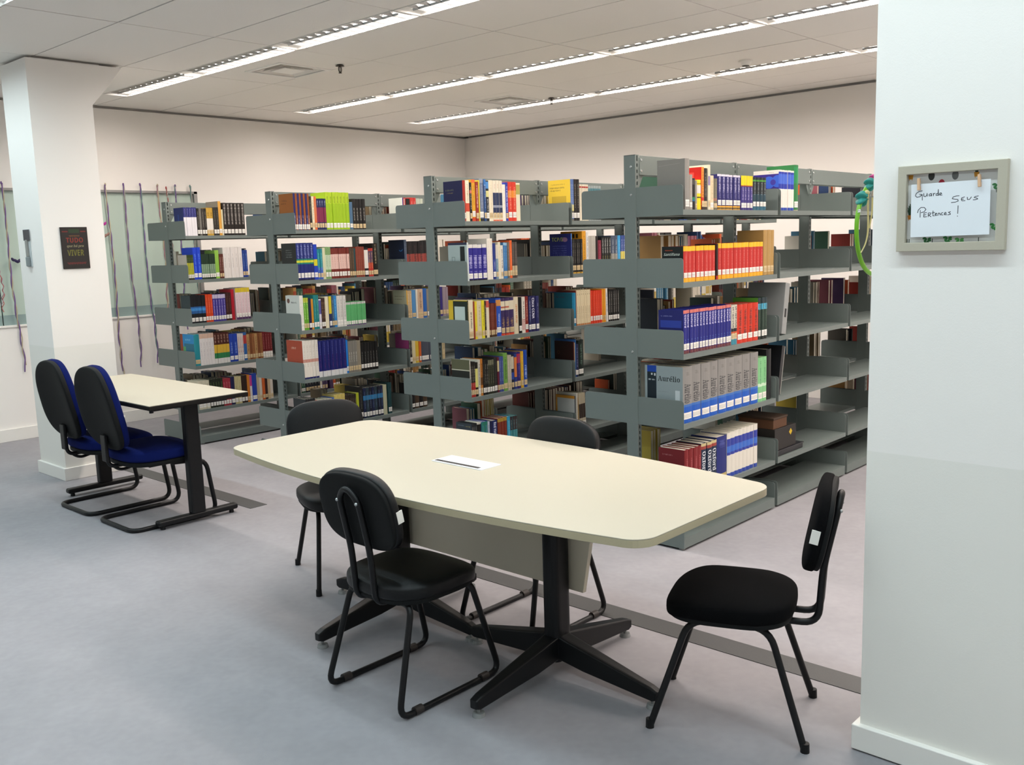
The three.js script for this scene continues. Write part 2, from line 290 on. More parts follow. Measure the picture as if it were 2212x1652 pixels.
// ------------------------------------------------------------------ shelving
const LEVEL = [1.712, 1.354, 0.995, 0.638, 0.268], LIP = 0.026, PLATE = 0.148, PITCH_X = 0.985, HALF = 0.315, RACK_H = 2.024;
const ROWS = [[4.024, -2.875, 'first shelving row from the boat-shaped table', 4], [4.03, -4.40, 'second shelving row from the boat-shaped table', 4], [3.95, -6.03, 'third shelving row from the boat-shaped table', 4], [3.93, -7.545, 'shelving row by the ribboned window', 4]];
{
  const rc = (r) => { const s = new THREE.Shape(); s.moveTo(0.03, 0); s.lineTo(HALF, 0); s.lineTo(HALF, PLATE - r); s.quadraticCurveTo(HALF, PLATE, HALF - r, PLATE); s.lineTo(0.03, PLATE); s.lineTo(0.03, 0); return s; };
  const gPlateN = metric(new THREE.ExtrudeGeometry(rc(0.02), { depth: 0.0024, bevelEnabled: false, curveSegments: 5 }).rotateY(-Math.PI / 2).translate(0.0012, 0, 0)); // z from 0.03 to HALF
  const gPlateF = metric(gPlateN.clone().rotateY(Math.PI));
  const gUp = metric(merge([box(-0.0165, -0.0145, 0, RACK_H, -0.035, 0.035), box(0.0145, 0.0165, 0, RACK_H, -0.035, 0.035), box(-0.0165, 0.0165, RACK_H - 0.004, RACK_H, -0.035, 0.035)]));
  const gSlot = (() => { // punched steel: two rails and the bridges between the slots
    const l = [box(-0.0145, -0.004, 0, RACK_H - 0.004, -0.001, 0.001), box(0.004, 0.0145, 0, RACK_H - 0.004, -0.001, 0.001)];
    for (let y = 0.03; y < RACK_H - 0.03; y += 0.03) l.push(box(-0.004, 0.004, y, y + 0.013, -0.001, 0.001));
    return metric(merge(l)); })();
  const SL = PITCH_X - 0.036;
  const gShelf = (s) => metric(merge([box(0.018, 0.018 + SL, LIP - 0.002, LIP, Math.min(s * 0.036, s * HALF), Math.max(s * 0.036, s * HALF)), rbox(0.018, 0.018 + SL, 0, LIP, Math.min(s * HALF, s * (HALF - 0.004)), Math.max(s * HALF, s * (HALF - 0.004)), 0.0015), box(0.018, 0.018 + SL, 0.004, LIP, Math.min(s * 0.036, s * 0.039), Math.max(s * 0.036, s * 0.039)), box(0.018, 0.018 + SL, 0.0, 0.003, Math.min(s * HALF, s * (HALF - 0.02)), Math.max(s * HALF, s * (HALF - 0.02)))]));
  const gS = { 1: gShelf(1), '-1': gShelf(-1) };
  const widen = (g) => { const c = g.clone(), p = c.attributes.position; for (let i = 0; i < p.count; i++) if (p.getX(i) < 0.1) p.setX(i, p.getX(i) - 0.03); return c; };
  const gS0 = { 1: widen(gS[1]), '-1': widen(gS[-1]) };
  const gB = (s) => metric(merge([box(0.018, 0.018 + SL, 0.066, 0.068, Math.min(s * 0.036, s * HALF), Math.max(s * 0.036, s * HALF)), rbox(0.018, 0.018 + SL, 0.012, 0.068, Math.min(s * HALF, s * (HALF - 0.004)), Math.max(s * HALF, s * (HALF - 0.004)), 0.0015)]));
  const gBase = { 1: gB(1), '-1': gB(-1) }, gBase0 = { 1: widen(gBase[1]), '-1': widen(gBase[-1]) };
  const gRail = metric(rbox(0.018, 0.018 + SL, RACK_H - 0.1, RACK_H - 0.004, -0.0015, 0.0015, 0.001)), gGus = (s) => { const k = new THREE.Shape(); k.moveTo(0, 0); k.lineTo(s * 0.045, 0); k.lineTo(0, -0.075); return metric(new THREE.ExtrudeGeometry(k, { depth: 0.002, bevelEnabled: false })); };
  const gusL = gGus(1), gusR = gGus(-1), gBolt = new THREE.CylinderGeometry(0.0055, 0.0065, 0.004, 10), gBoltX = gBolt.clone().rotateZ(Math.PI / 2), gBoltZ = gBolt.clone().rotateX(Math.PI / 2), gFoot = new THREE.CylinderGeometry(0.015, 0.017, 0.013, 12).translate(0, 0.0065, 0);
  ROWS.forEach(([x0, zc, where, ns], ri) => {
    const t = thing('library_shelving', `grey steel double-sided library rack, ${where}`, 'bookshelf', [x0, 0, zc], 0, 'grey steel library racks');
    for (let i = 0; i <= ns; i++) {
      const u = mesh('upright', gUp, matShelf, t); u.position.x = i * PITCH_X + 0.0165;
      for (const s of [-1, 1]) { mesh('slotted_edge', gSlot, matShelf, u).position.z = s * 0.034; }
      if (i === 0) for (const [y, z] of [[RACK_H - 0.06, 0.008], [RACK_H - 0.2, 0.008], [1.02, 0.006], [0.3, 0.006]]) mesh('bolt', gBoltX, matBolt, u).position.set(-0.018, y, z);
      for (const s of [-1, 1]) mesh('levelling_foot', gFoot, matPad, t).position.set(i * PITCH_X + 0.03, 0, s * (HALF - 0.03));
    }
    for (let i = 0; i < ns; i++) for (const s of [1, -1]) {
      const xs = i * PITCH_X + 0.0165;
      const rail = mesh('top_rail', gRail, matShelf, t); rail.position.set(xs, 0, s * 0.0375);
      for (const bx of [0.03, SL + 0.006]) for (const by of [0.025, 0.08]) mesh('bolt', gBoltZ, matBolt, rail).position.set(bx, RACK_H - by, s * 0.003);
      if (s > 0) { mesh('gusset', gusL, matShelf, t).position.set(xs + 0.0165, RACK_H - 0.1, 0.028); mesh('gusset', gusR, matShelf, t).position.set(xs + PITCH_X - 0.0165, RACK_H - 0.1, 0.028); }
      LEVEL.forEach((y) => {
        mesh('shelf', (i ? gS : gS0)[s], matShelf, t).position.set(xs, y, 0);
        for (const px of [i ? 0.0175 : -0.0125, PITCH_X - 0.0175]) mesh('side_plate', s > 0 ? gPlateN : gPlateF, matShelf, t).position.set(xs + px, y, 0);
      });
      mesh('base_shelf', (i ? gBase : gBase0)[s], matShelf, t).position.set(xs, 0, 0);
      for (const px of [i ? 0.0175 : -0.0125, PITCH_X - 0.0175]) mesh('side_plate', s > 0 ? gPlateN : gPlateF, matShelf, t).position.set(xs + px, 0.012, 0);
    }
  });
}
// ------------------------------------------------------------------ books
// One printed sheet holds every spine (32 x 256 px) and every front cover (170 x 252 px).
const AT = 2048, SW = 32, SH = 256, CW = 170, CH = 252, COVER_Y = 1288;
const atlasCanvas = document.createElement('canvas'); atlasCanvas.width = atlasCanvas.height = AT;
const G2 = atlasCanvas.getContext('2d'); G2.fillStyle = '#888'; G2.fillRect(0, 0, AT, AT);
let nSpine = 0, nCover = 0;
// squiggles stand for print too small to read
function squiggle(g, x, y, w, h, color) {
  g.fillStyle = color;
  for (let q = x; q < x + w; q += 2 + Math.floor(rnd() * 2)) if (rnd() > 0.18) { const hh = h * rr(0.45, 1); g.fillRect(q, y + (h - hh) * rnd(), 1.4, hh); }
}
function spine(c, bands, text) {
  const i = nSpine++, x = (i % 64) * SW, y = Math.floor(i / 64) * SH, g = G2;
  g.save(); g.beginPath(); g.rect(x, y, SW, SH); g.clip();
  g.fillStyle = c; g.fillRect(x, y, SW, SH);
  for (const [a, b, col] of bands || []) { g.fillStyle = col; g.fillRect(x, y + SH * (1 - b), SW, SH * (b - a)); }
  if (text) for (const t of Array.isArray(text) ? text : [text]) {
    const o = typeof t === 'string' ? { c: t } : t, a = o.a ?? 0.32, b = o.b ?? 0.88;
    g.save(); g.translate(x + SW / 2, y + SH * (1 - b)); g.rotate(Math.PI / 2);
    const len = SH * (b - a);
    if (o.w) { g.fillStyle = o.c; g.textBaseline = 'middle'; let s = o.s || 24; g.font = `bold ${s}px ${o.f || 'sans-serif'}`; const m = g.measureText(o.w).width; g.scale(len / m, 1); g.fillText(o.w, 0, 1); }
    else squiggle(g, 0, -(o.s || 6), len, (o.s || 6) * 2, o.c);
    g.restore();
  }
  g.fillStyle = c; g.fillRect(x, y + SH - 3, SW, 3);
  g.restore();
  return { u0: (x + 1) / AT, u1: (x + SW - 1) / AT, v0: 1 - (y + SH - 4) / AT, v1: 1 - (y + 1) / AT, pu: (x + SW / 2) / AT, pv: 1 - (y + SH - 1.5) / AT };
}
function cover(c, draw) {
  const i = nCover++, x = (i % 12) * CW, y = COVER_Y + Math.floor(i / 12) * CH, g = G2;
  g.save(); g.beginPath(); g.rect(x, y, CW, CH); g.clip(); g.fillStyle = c; g.fillRect(x, y, CW, CH); g.translate(x, y);
  if (draw) draw(g, CW, CH);
  g.restore();
  return { u0: (x + 1) / AT, u1: (x + CW - 1) / AT, v0: 1 - (y + CH - 1) / AT, v1: 1 - (y + 1) / AT };
}
const lines = (col, y0, y1, n, x0 = 0.12, x1 = 0.85) => (g, w, h) => { for (let i = 0; i < n; i++) squiggle(g, w * x0, h * (y0 + (y1 - y0) * i / n), w * (x1 - x0) * rr(0.6, 1), h * 0.03, col); };
const PAGE = spine('#e9e2cf', [], null);
{ const g = G2; for (let k = 1; k < SW; k += 2) { g.fillStyle = k % 4 === 1 ? '#d8cfb9' : '#efe9d9'; g.fillRect(k, 0, 1, SH - 4); } }
const LABEL_W = spine('#ece9e2', [[0.25, 0.3, '#8a8a8a'], [0.45, 0.5, '#8a8a8a'], [0.65, 0.7, '#9a9a9a']], null), LABEL_T = spine('#cdb78e', [[0.3, 0.36, '#8d7a55'], [0.55, 0.6, '#8d7a55']], null);
// geometry: spine looks to +z, x from 0 to t, y from 0 to h, depth d behind it
function quadBox(out, x0, x1, y0, y1, z0, z1, uvOf) {
  const F = [[[x1, y0, z1], [x1, y0, z0], [x1, y1, z0], [x1, y1, z1], 'px', [1, 0, 0]], [[x0, y0, z0], [x0, y0, z1], [x0, y1, z1], [x0, y1, z0], 'nx', [-1, 0, 0]], [[x0, y1, z1], [x1, y1, z1], [x1, y1, z0], [x0, y1, z0], 'py', [0, 1, 0]],
    [[x0, y0, z0], [x1, y0, z0], [x1, y0, z1], [x0, y0, z1], 'ny', [0, -1, 0]], [[x0, y0, z1], [x1, y0, z1], [x1, y1, z1], [x0, y1, z1], 'pz', [0, 0, 1]], [[x1, y0, z0], [x0, y0, z0], [x0, y1, z0], [x1, y1, z0], 'nz', [0, 0, -1]]];
  for (const [a, b, c, d, f, n] of F) { const u = uvOf(f); if (!u) continue; [[a, 0, 0], [b, 1, 0], [c, 1, 1], [a, 0, 0], [c, 1, 1], [d, 0, 1]].forEach(([p, s, t]) => { out.p.push(...p); out.n.push(...n); out.u.push(u[0] + (u[1] - u[0]) * s, u[2] + (u[3] - u[2]) * t); }); }
}
const toGeo = (o) => { const g = new THREE.BufferGeometry(); g.setAttribute('position', new THREE.Float32BufferAttribute(o.p, 3)); g.setAttribute('normal', new THREE.Float32BufferAttribute(o.n, 3)); g.setAttribute('uv', new THREE.Float32BufferAttribute(o.u, 2)); return g; };
function bookGeo(t, h, d, sp, cv, lab, lf) {
  const C = { p: [], n: [], u: [] }, Pg = { p: [], n: [], u: [] }, B = Math.min(0.0022, t * 0.16), plain = [sp.pu, sp.pu, sp.pv, sp.pv];
  const bulge = Math.min(0.005, t * 0.12), N = 4, zAt = (k) => -bulge * Math.pow(Math.abs(2 * k / N - 1), 2);
  for (let k = 0; k < N; k++) { // rounded spine
    const xa = t * k / N, xb = t * (k + 1) / N, za = zAt(k), zb = zAt(k + 1), n = V3(za - zb, 0, xb - xa).normalize();
    const ua = sp.u0 + (sp.u1 - sp.u0) * k / N, ub = sp.u0 + (sp.u1 - sp.u0) * (k + 1) / N;
    [[xa, 0, za, ua, sp.v0], [xb, 0, zb, ub, sp.v0], [xb, h, zb, ub, sp.v1], [xa, 0, za, ua, sp.v0], [xb, h, zb, ub, sp.v1], [xa, h, za, ua, sp.v1]].forEach((q) => { C.p.push(q[0], q[1], q[2]); C.n.push(n.x, n.y, n.z); C.u.push(q[3], q[4]); });
    for (const y of [0, h]) { const s = y ? 1 : -1, pts = [[xa, za], [xb, zb], [xb, -bulge - B], [xa, -bulge - B]], o = y ? [0, 1, 2, 0, 2, 3] : [0, 2, 1, 0, 3, 2]; for (const j of o) { C.p.push(pts[j][0], y, pts[j][1]); C.n.push(0, s, 0); C.u.push(sp.pu, sp.pv); } }
  }
  const z1 = -bulge;
  quadBox(C, 0, B, 0, h, -d, z1, (f) => f === 'nx' && cv ? [cv.u0, cv.u1, cv.v0, cv.v1] : plain);
  quadBox(C, t - B, t, 0, h, -d, z1, () => plain);
  quadBox(C, B, t - B, 0, h, z1 - B, z1 - B * 0.2, (f) => f === 'nz' ? plain : null);
  quadBox(Pg, B, t - B, 0.003, h - 0.0035, -d + 0.003, z1 - B, (f) => f === 'py' || f === 'nz' || f === 'ny' ? [PAGE.u0, PAGE.u1, PAGE.v0, PAGE.v1] : null);
  let L = null;
  if (lab) {
    const lc = lab === 't' ? LABEL_T : LABEL_W, y0 = h * (lf ?? 0.07), y1 = y0 + Math.min(0.034, h * 0.14), w0 = t * 0.08, w1 = t * 0.92; L = { p: [], n: [], u: [] };
    for (let k = 0; k < N; k++) { const xa = w0 + (w1 - w0) * k / N, xb = w0 + (w1 - w0) * (k + 1) / N, zz = (x) => -bulge * Math.pow(Math.abs(2 * x / t - 1), 2) + 0.0007, za = zz(xa), zb = zz(xb), n = V3(za - zb, 0, xb - xa).normalize();
      const ua = lc.u0 + (lc.u1 - lc.u0) * k / N, ub = lc.u0 + (lc.u1 - lc.u0) * (k + 1) / N;
      [[xa, y0, za, ua, lc.v0], [xb, y0, zb, ub, lc.v0], [xb, y1, zb, ub, lc.v1], [xa, y0, za, ua, lc.v0], [xb, y1, zb, ub, lc.v1], [xa, y1, za, ua, lc.v1]].forEach((q) => { L.p.push(q[0], q[1], q[2]); L.n.push(n.x, n.y, n.z); L.u.push(q[3], q[4]); }); }
  }
  return { cover: toGeo(C), pages: toGeo(Pg), label: L && toGeo(L) };
}
const BOOKS = []; // every book: geometry, place, area in the picture
function addBook(o) { BOOKS.push(o); }
const LV = ['top', 'second', 'third', 'fourth', 'fifth'];
const seenDesc = new Set(), LASTX = {};
const ORD = ['first', 'second', 'third', 'fourth', 'fifth', 'sixth', 'seventh', 'eighth', 'ninth', 'tenth', 'eleventh', 'twelfth', 'thirteenth', 'fourteenth', 'fifteenth', 'sixteenth'];
const ROWPHRASE = ['row beside meeting table', 'second row from table', 'third row from table', 'row by ribboned window'];
// shelf(row, level, bay, zoom origin, zoom scale, runs, end): runs are [x, count, height, desc, colour, bands, text, label, more]
function shelf(row, level, bay, ox, sc, runs, end) {
  const [, zc, where] = ROWS[row], y = LEVEL[level] + LIP, zs = zc + HALF - 0.012;
  let cursor = 0;
  runs.forEach((r, i) => {
    const [x, n, hz, desc, c, bands, text, lab, more = {}] = r, xe = more.e ?? (runs[i + 1] ? runs[i + 1][0] : end);
    const lo = ROWS[row][0] + 0.0165 + (bay ? PITCH_X + 0.0205 : -0.009), hi = ROWS[row][0] + 0.0165 + (bay ? 2.6 : 1) * PITCH_X - 0.0205;
    const X0 = Math.max(lo, cursor, xAt(ox + x * sc, y, zs)), X1 = Math.max(X0 + n * 0.009, Math.min(hi, xAt(ox + xe * sc, y, zs))), lean = more.lean || 0;
    cursor = X1;
    const a = proj(V3(X0, y, zs)), b = proj(V3(X0, y + 0.2, zs)), H = Math.min(0.335, hz * sc / (a[1] - b[1]) * 0.2), tilt = H * Math.sin(Math.abs(lean)), t = (X1 - X0 - tilt) / n;
    const styles = Array.isArray(c) ? c.map((q) => spine(q, bands, text)) : [spine(c, bands, text)];
    const place = `${LV[level]} shelf${bay ? ', second bay, ' + ['table row', 'second row', 'third row', 'window row'][row] : ', ' + ROWPHRASE[row]}`, full = `${desc}, ${place}`;
    if (seenDesc.has(full)) throw new Error('same label twice: ' + full);
    seenDesc.add(full);
    const nth = (k) => n === 1 ? full : `${ORD[k]} ${desc} from rack end, ${place}`;
    if (nth(0).split(' ').length > 16) console.log('LONG', nth(0).split(' ').length, nth(0));
    for (let k = 0; k < n; k++) {
      const tt = t * (n > 2 ? 1 - 0.012 * (k % 2) : 1), h = H * (1 - (n > 1 ? rnd() * 0.008 : 0)), dp = more.d ?? Math.min(0.23, Math.max(0.13, H * 0.7)) * rr(0.96, 1.02);
      const jx = ROWS[row][0] + 0.0165 + 2 * PITCH_X; LASTX[row + '/' + level] = X0 + t * (k + 1);
      if (bay && X0 + t * (k + 1) > jx - 0.022 && X0 + t * k < jx + 0.022) continue;
      addBook({ x: X0 + (lean > 0 ? tilt : 0) + t * k + 0.0003, y: y + 0.0004, z: zs - rnd() * 0.004, t: tt - 0.0006, h, d: dp, sp: styles[k % styles.length], cv: k === 0 ? more.cv : null, lab: lab === undefined ? 'w' : lab, lf: more.lf, lean, label: nth(k), group: n > 1 ? full : null, area: t * H / (a[2] * a[2]) * (more.weight ?? 1) });
    }
  });
}
const cv = cover;
// ---- first row from the table
shelf(0, 0, 0, 1370, 0.15823, [
  [705, 1, 700, 'thick plain grey volume', '#8b8883', [], null, 'w', { cv: cv('#7d7c78', (g, w, h) => { g.strokeStyle = '#8d8c88'; g.lineWidth = 2; g.beginPath(); g.moveTo(10, 30); g.lineTo(w - 30, 22); g.stroke(); }), lf: 0.06 }],
  [765, 1, 480, 'slim grey paperback', '#9a958d', [], '#b5b0a8', 'w'], [805, 1, 430, 'black paperback with green spot', '#1c1b1b', [[0.33, 0.41, '#1d7d52'], [0.28, 0.33, '#1f5f8a'], [0.8, 0.95, '#4a4845']], null, 0],
  [845, 1, 400, 'narrow grey booklet', '#8f8b80', [], null, 't'], [870, 1, 410, 'bright yellow paperback with white panel', '#e8cf1e', [[0.55, 0.82, '#d9d6cf'], [0.4, 0.44, '#3a3320'], [0.86, 0.88, '#5b4d12']], null, 0],
  [925, 1, 585, 'tall orange spine with red cover', '#d98a35', [[0.15, 0.3, '#c7331f'], [0.0, 0.13, '#3a2b20']], '#8a3a1c', 't', { cv: cv('#c8241d', (g, w, h) => { g.fillStyle = '#e0524a'; g.fillRect(0, h * 0.12, w * 0.7, h * 0.16); }) }],
  [960, 1, 570, 'tall black spine with grey lettering', '#242120', [[0, 0.1, '#3b342c']], '#8d877b', 't'], [1015, 1, 615, 'tall cream volume', '#e3d9bf', [[0.55, 0.75, '#8d7fa5']], null, 't'],
  [1045, 1, 470, 'shorter cream paperback', '#dac9a6', [], '#b9a683', 'w'], [1095, 1, 430, 'grey brown weathered spine', '#6f6a58', [[0.3, 0.38, '#a06a55']], '#8d8873', 't'],
  [1145, 6, 490, 'navy dictionary with yellow foot', '#262563', [[0, 0.13, '#e0a53a'], [0.94, 1, '#d9d4e0'], [0.035, 0.085, '#6d5a35']], [{ c: '#cfcbe2', a: 0.5, b: 0.93, s: 8 }, { c: '#9a96bd', a: 0.33, b: 0.48, s: 7 }], 'w', { lf: 0.14 }],
  [1465, 4, 475, 'violet paperback with yellow top', '#3b3378', [[0.72, 1, '#ead01f'], [0.69, 0.72, '#a5432c']], { c: '#c8c1e0', a: 0.3, b: 0.66 }, 'w'],
  [1630, 4, 455, 'dark teal paperback with green band', '#24404d', [[0.87, 0.92, '#4c9a35'], [0.92, 1, '#1d2a30'], [0.5, 0.87, '#20262b'], [0, 0.12, '#2f6379']], { c: '#9aa9a8', a: 0.48, b: 0.85 }, 'w', { lf: 0.12 }]], 1810);
shelf(0, 0, 1, 1560, 0.19373, [
  [627, 5, 455, 'white textbook with blue swirls', '#e9e3da', [[0.54, 0.95, '#2a3aa5'], [0.66, 0.9, '#4468d0'], [0, 0.085, '#2f4aa8']], { c: '#cfc6bb', a: 0.15, b: 0.5, s: 3 }, 0, { cv: cv('#e9e2d8', (g, w, h) => { g.fillStyle = '#3a2a86'; g.fillRect(0, h * 0.1, w, h * 0.4); g.fillStyle = '#3d63cf'; g.beginPath(); g.arc(w * 0.62, h * 0.3, h * 0.15, 0, 7); g.arc(w * 0.95, h * 0.28, h * 0.15, 0, 7); g.fill(); g.fillStyle = '#443a9a'; g.beginPath(); g.arc(w * 0.78, h * 0.3, h * 0.07, 0, 7); g.fill(); squiggle(g, w * 0.6, h * 0.045, w * 0.2, h * 0.03, '#b5ada2'); }) }],
  [805, 1, 510, 'tall green textbook', '#2f7a45', [[0.6, 0.95, '#1f8a4f'], [0, 0.03, '#b9a98a']], null, 'w']], 852);
const redYellow = [[0.86, 1, '#e8b92c'], [0, 0.13, '#e5a92a'], [0.8, 0.86, '#b5342c']], stripes = [{ c: '#e0a79c', a: 0.28, b: 0.78, s: 2 }];
shelf(0, 1, 0, 1240, 0.19373, [
  [1232, 8, 405, 'red dictionary with yellow ends', '#bb2f2b', redYellow, stripes, 'w', { lf: 0.125, cv: cv('#191f1f', (g, w, h) => { g.fillStyle = '#c8d0c8'; g.font = 'italic bold 26px sans-serif'; g.fillText('Santillana', 14, h * 0.26); g.fillStyle = '#8a3a20'; g.fillRect(26, h * 0.1, 60, 7); }) }],
  [1588, 1, 400, 'black dictionary with red foot', '#261312', [[0, 0.12, '#a8231c']], null, 0],
  [1612, 12, 402, 'red dictionary past black one', '#bb2f2b', redYellow, stripes, 'w', { lf: 0.125 }],
  [2120, 3, 505, 'tall tan cloth volume', '#b08d54', [], { c: '#94743f', a: 0.2, b: 0.9, s: 2 }, 't', { cv: cv('#a5834a', lines('#917140', 0.3, 0.5, 3)), e: 2238 }]], 2238);
shelf(0, 2, 0, 1240, 0.20796, [
  [1145, 16, 455, 'blue pocket dictionary with coral tip', '#20247a', [[0.92, 1, '#d0746a'], [0, 0.09, '#6a3a40']], [{ w: 'Oxford', c: '#d9d6ea', a: 0.6, b: 0.9, s: 22 }, { c: '#7fb4dc', a: 0.22, b: 0.34, s: 3 }], 'w', { lf: 0.09, cv: cv('#1f2368', (g, w, h) => { squiggle(g, 18, 32, 76, 7, '#a8a8d0'); g.fillStyle = '#2b3f9c'; g.fillRect(14, 60, w - 28, 42); g.fillStyle = '#d2554c'; g.fillRect(16, 120, w - 30, 70); g.fillStyle = '#2a2f86'; g.fillRect(16, 196, w - 30, 40); }) }],
  [1640, 2, 412, 'black-white paperback with teal foot', '#c9c4b4', [[0, 0.15, '#3f8a9e'], [0.28, 0.34, '#c0562f'], [0.34, 0.42, '#22242a']], { c: '#22242a', a: 0.44, b: 0.96, s: 9 }, 't', { lf: 0.15 }],
  [1700, 4, 405, 'red and black language textbook', '#c7341f', [[0, 0.1, '#c7341f']], [{ c: '#2a1a1a', a: 0.12, b: 0.86, s: 7 }], 'w', { lf: 0.1 }],
  [1920, 3, 435, 'dark green paperback with cyan band', '#23352c', [[0.72, 0.86, '#4aa3c4'], [0.86, 1, '#26343a'], [0, 0.08, '#1d221f']], '#3f5a48', 'w', { lf: 0.08, cv: cv('#4f8a2c') }]], 2012);
shelf(0, 3, 0, 1240, 0.20796, [
  [1142, 9, 588, 'thick grey dictionary with blue base', '#8a8885', [[0, 0.3, '#1c58b8'], [0.3, 0.34, '#3f6fb8']], [{ w: 'Aurélio', c: '#3b3c3e', a: 0.36, b: 0.7, s: 27, f: 'serif' }, { c: '#777572', a: 0.84, b: 0.9, s: 6 }], 'w', { lf: 0.07, d: 0.235, cv: cv('#8e9a9c', (g, w, h) => { g.fillStyle = '#123f9a'; g.fillRect(w * 0.07, 0, w * 0.24, h * 0.45); g.fillStyle = '#17242c'; g.fillRect(w * 0.07, h * 0.12, w * 0.24, h * 0.7); g.fillStyle = '#c9ced0'; g.fillRect(w * 0.17, h * 0.14, 7, 9); g.fillRect(w * 0.25, h * 0.14, 7, 12); squiggle(g, w * 0.1, h * 0.24, w * 0.18, 8, '#dfe4e6'); g.fillStyle = '#22282b'; g.font = 'bold 31px serif'; g.fillText('Aurélio', w * 0.35, h * 0.27, w * 0.58); squiggle(g, w * 0.36, h * 0.45, w * 0.3, 4, '#7c8688'); g.fillStyle = '#c3cccf'; g.fillRect(w * 0.8, h * 0.42, w * 0.12, h * 0.36); }) }],
  [1916, 2, 462, 'pale green paperback', '#7fbf86', [[0.35, 0.42, '#c5e0c2']], { c: '#3f7d52', a: 0.4, b: 0.92, s: 5 }, 'w'], [2006, 1, 520, 'wide black volume', '#15171a', [], null, 0]], 2056);
shelf(0, 4, 0, 1380, 0.23508, [
  [432, 4, 400, 'dark red grammar', '#7d2124', [[0, 0.06, '#5d171a']], { c: '#b8676a', a: 0.2, b: 0.8, s: 4 }, 'w', { cv: cv('#6d1d22', (g, w, h) => { squiggle(g, 26, 34, 70, 9, '#a8787a'); g.fillStyle = '#7d2b2f'; g.fillRect(24, h * 0.42, w * 0.6, h * 0.3); }) }],
  [586, 3, 400, 'dark dictionary with white title', '#1e2c44', [[0.93, 1, '#c9b98a'], [0.86, 0.93, '#9a4038']], { w: 'Oxford', c: '#dfe0e2', a: 0.3, b: 0.82, s: 26, f: 'serif' }, 'w'],
  [727, 1, 400, 'thick navy dictionary with gold block', '#202a70', [[0.06, 0.16, '#b9a56a']], { c: '#5a63a8', a: 0.75, b: 0.92, s: 9 }, 0],
  [817, 8, 410, 'white textbook with blue waves', '#ddd8cc', [[0.5, 0.86, '#34409c'], [0.56, 0.7, '#3f6cc4'], [0, 0.1, '#31489c']], null, 0]], 1096);
// ---- second row
shelf(1, 0, 0, 950, 0.15823, [
  [285, 1, 560, 'red spine with navy cover', '#9c2a22', [], null, 'w', { cv: cv('#1c1d48', (g, w, h) => { squiggle(g, 20, 50, 70, 12, '#7d7f5a'); squiggle(g, 30, 70, 60, 8, '#8f7a4a'); g.fillStyle = '#6f7f86'; g.fillRect(w * 0.75, h * 0.72, 30, 24); }) }],
  [372, 1, 560, 'cream paperback with red strip', '#e6dcc2', [[0.25, 0.45, '#c44a34']], { c: '#b08a6a', a: 0.5, b: 0.9 }, 0], [425, 1, 530, 'black and white narrow paperback', '#1e1b1a', [[0.72, 0.8, '#b5443a']], '#d9d3c4', 't'],
  [455, 1, 570, 'golden yellow paperback with red foot', '#d39b2c', [[0, 0.1, '#c7452a'], [0.92, 1, '#d96a35']], { c: '#a87a1e', a: 0.4, b: 0.85 }, 'w', { lf: 0.11 }], [505, 1, 540, 'brick red paperback', '#8f2f26', [], { c: '#d9c3b5', a: 0.35, b: 0.9, s: 8 }, 't'],
  [545, 1, 560, 'narrow yellow booklet', '#d8c53a', [], null, 't'], [560, 1, 580, 'slate blue volume with black foot', '#69758f', [[0, 0.08, '#23242a'], [0.9, 1, '#8a93a5']], '#8f98ad', 'w', { lf: 0.09 }],
  [620, 1, 570, 'dark blue paperback with tan sticker', '#2a4a7c', [[0.85, 1, '#3a6fb0']], '#c5cdd9', 't'], [650, 1, 555, 'black paperback with sky blue top', '#22262c', [[0.8, 0.97, '#4a86c4'], [0.6, 0.75, '#d3cf8a']], { c: '#e2e2de', a: 0.25, b: 0.55 }, 'w'],
  [690, 1, 560, 'plain cream paperback', '#e2d8c0', [], '#c9bda2', 't'], [745, 3, 560, 'cream paperback with navy panel', '#dfd6c2', [[0.2, 0.7, '#2b3658'], [0.34, 0.4, '#8d93a5'], [0, 0.05, '#d2674a']], { c: '#c08a7a', a: 0.8, b: 0.92, s: 3 }, 't'],
  [870, 1, 500, 'slim white paperback', '#ebe5d8', [], '#c9c2b2', 0], [915, 1, 530, 'royal blue paperback with white lettering', '#2c3c9c', [], { c: '#e4e4f0', a: 0.25, b: 0.9, s: 8 }, 't'],
  [950, 2, 540, 'red paperback with orange patch', '#cf3a28', [[0.6, 0.78, '#e08a35']], '#e8a08a', 'w', { lf: 0.09 }], [1060, 1, 520, 'cream paperback with olive patch', '#ded6bb', [[0.7, 0.95, '#a8a25a']], null, 0]], 1115);
shelf(1, 0, 1, 950, 0.15823, [
  [1697, 4, 570, 'grey blue manual with yellow cover', '#5a76ad', [[0.25, 0.4, '#d9d08a'], [0.17, 0.25, '#6d6a5a'], [0, 0.06, '#6d675a']], '#aebbd8', 'w', { lf: 0.07, cv: cv('#e4c23f', (g, w, h) => { lines('#a8893a', 0.1, 0.16, 1)(g, w, h); squiggle(g, 14, 44, 110, 10, '#7d6a35'); squiggle(g, 14, 60, 80, 10, '#7d6a35'); g.fillStyle = '#c4a63a'; g.fillRect(28, 100, w - 60, 90); }) }],
  [1840, 2, 570, 'tall black paperback', '#211d1c', [], '#8f887c', 'w'], [1922, 4, 500, 'cream report with red dots', '#dbd2bd', [[0.9, 0.94, '#a53a30']], '#c0b69e', 0, { e: 2040 }], [2040, 5, 480, 'pale grey binder', '#98a2a2', [[0.8, 0.92, '#4f7d86']], null, 0]], 2210);
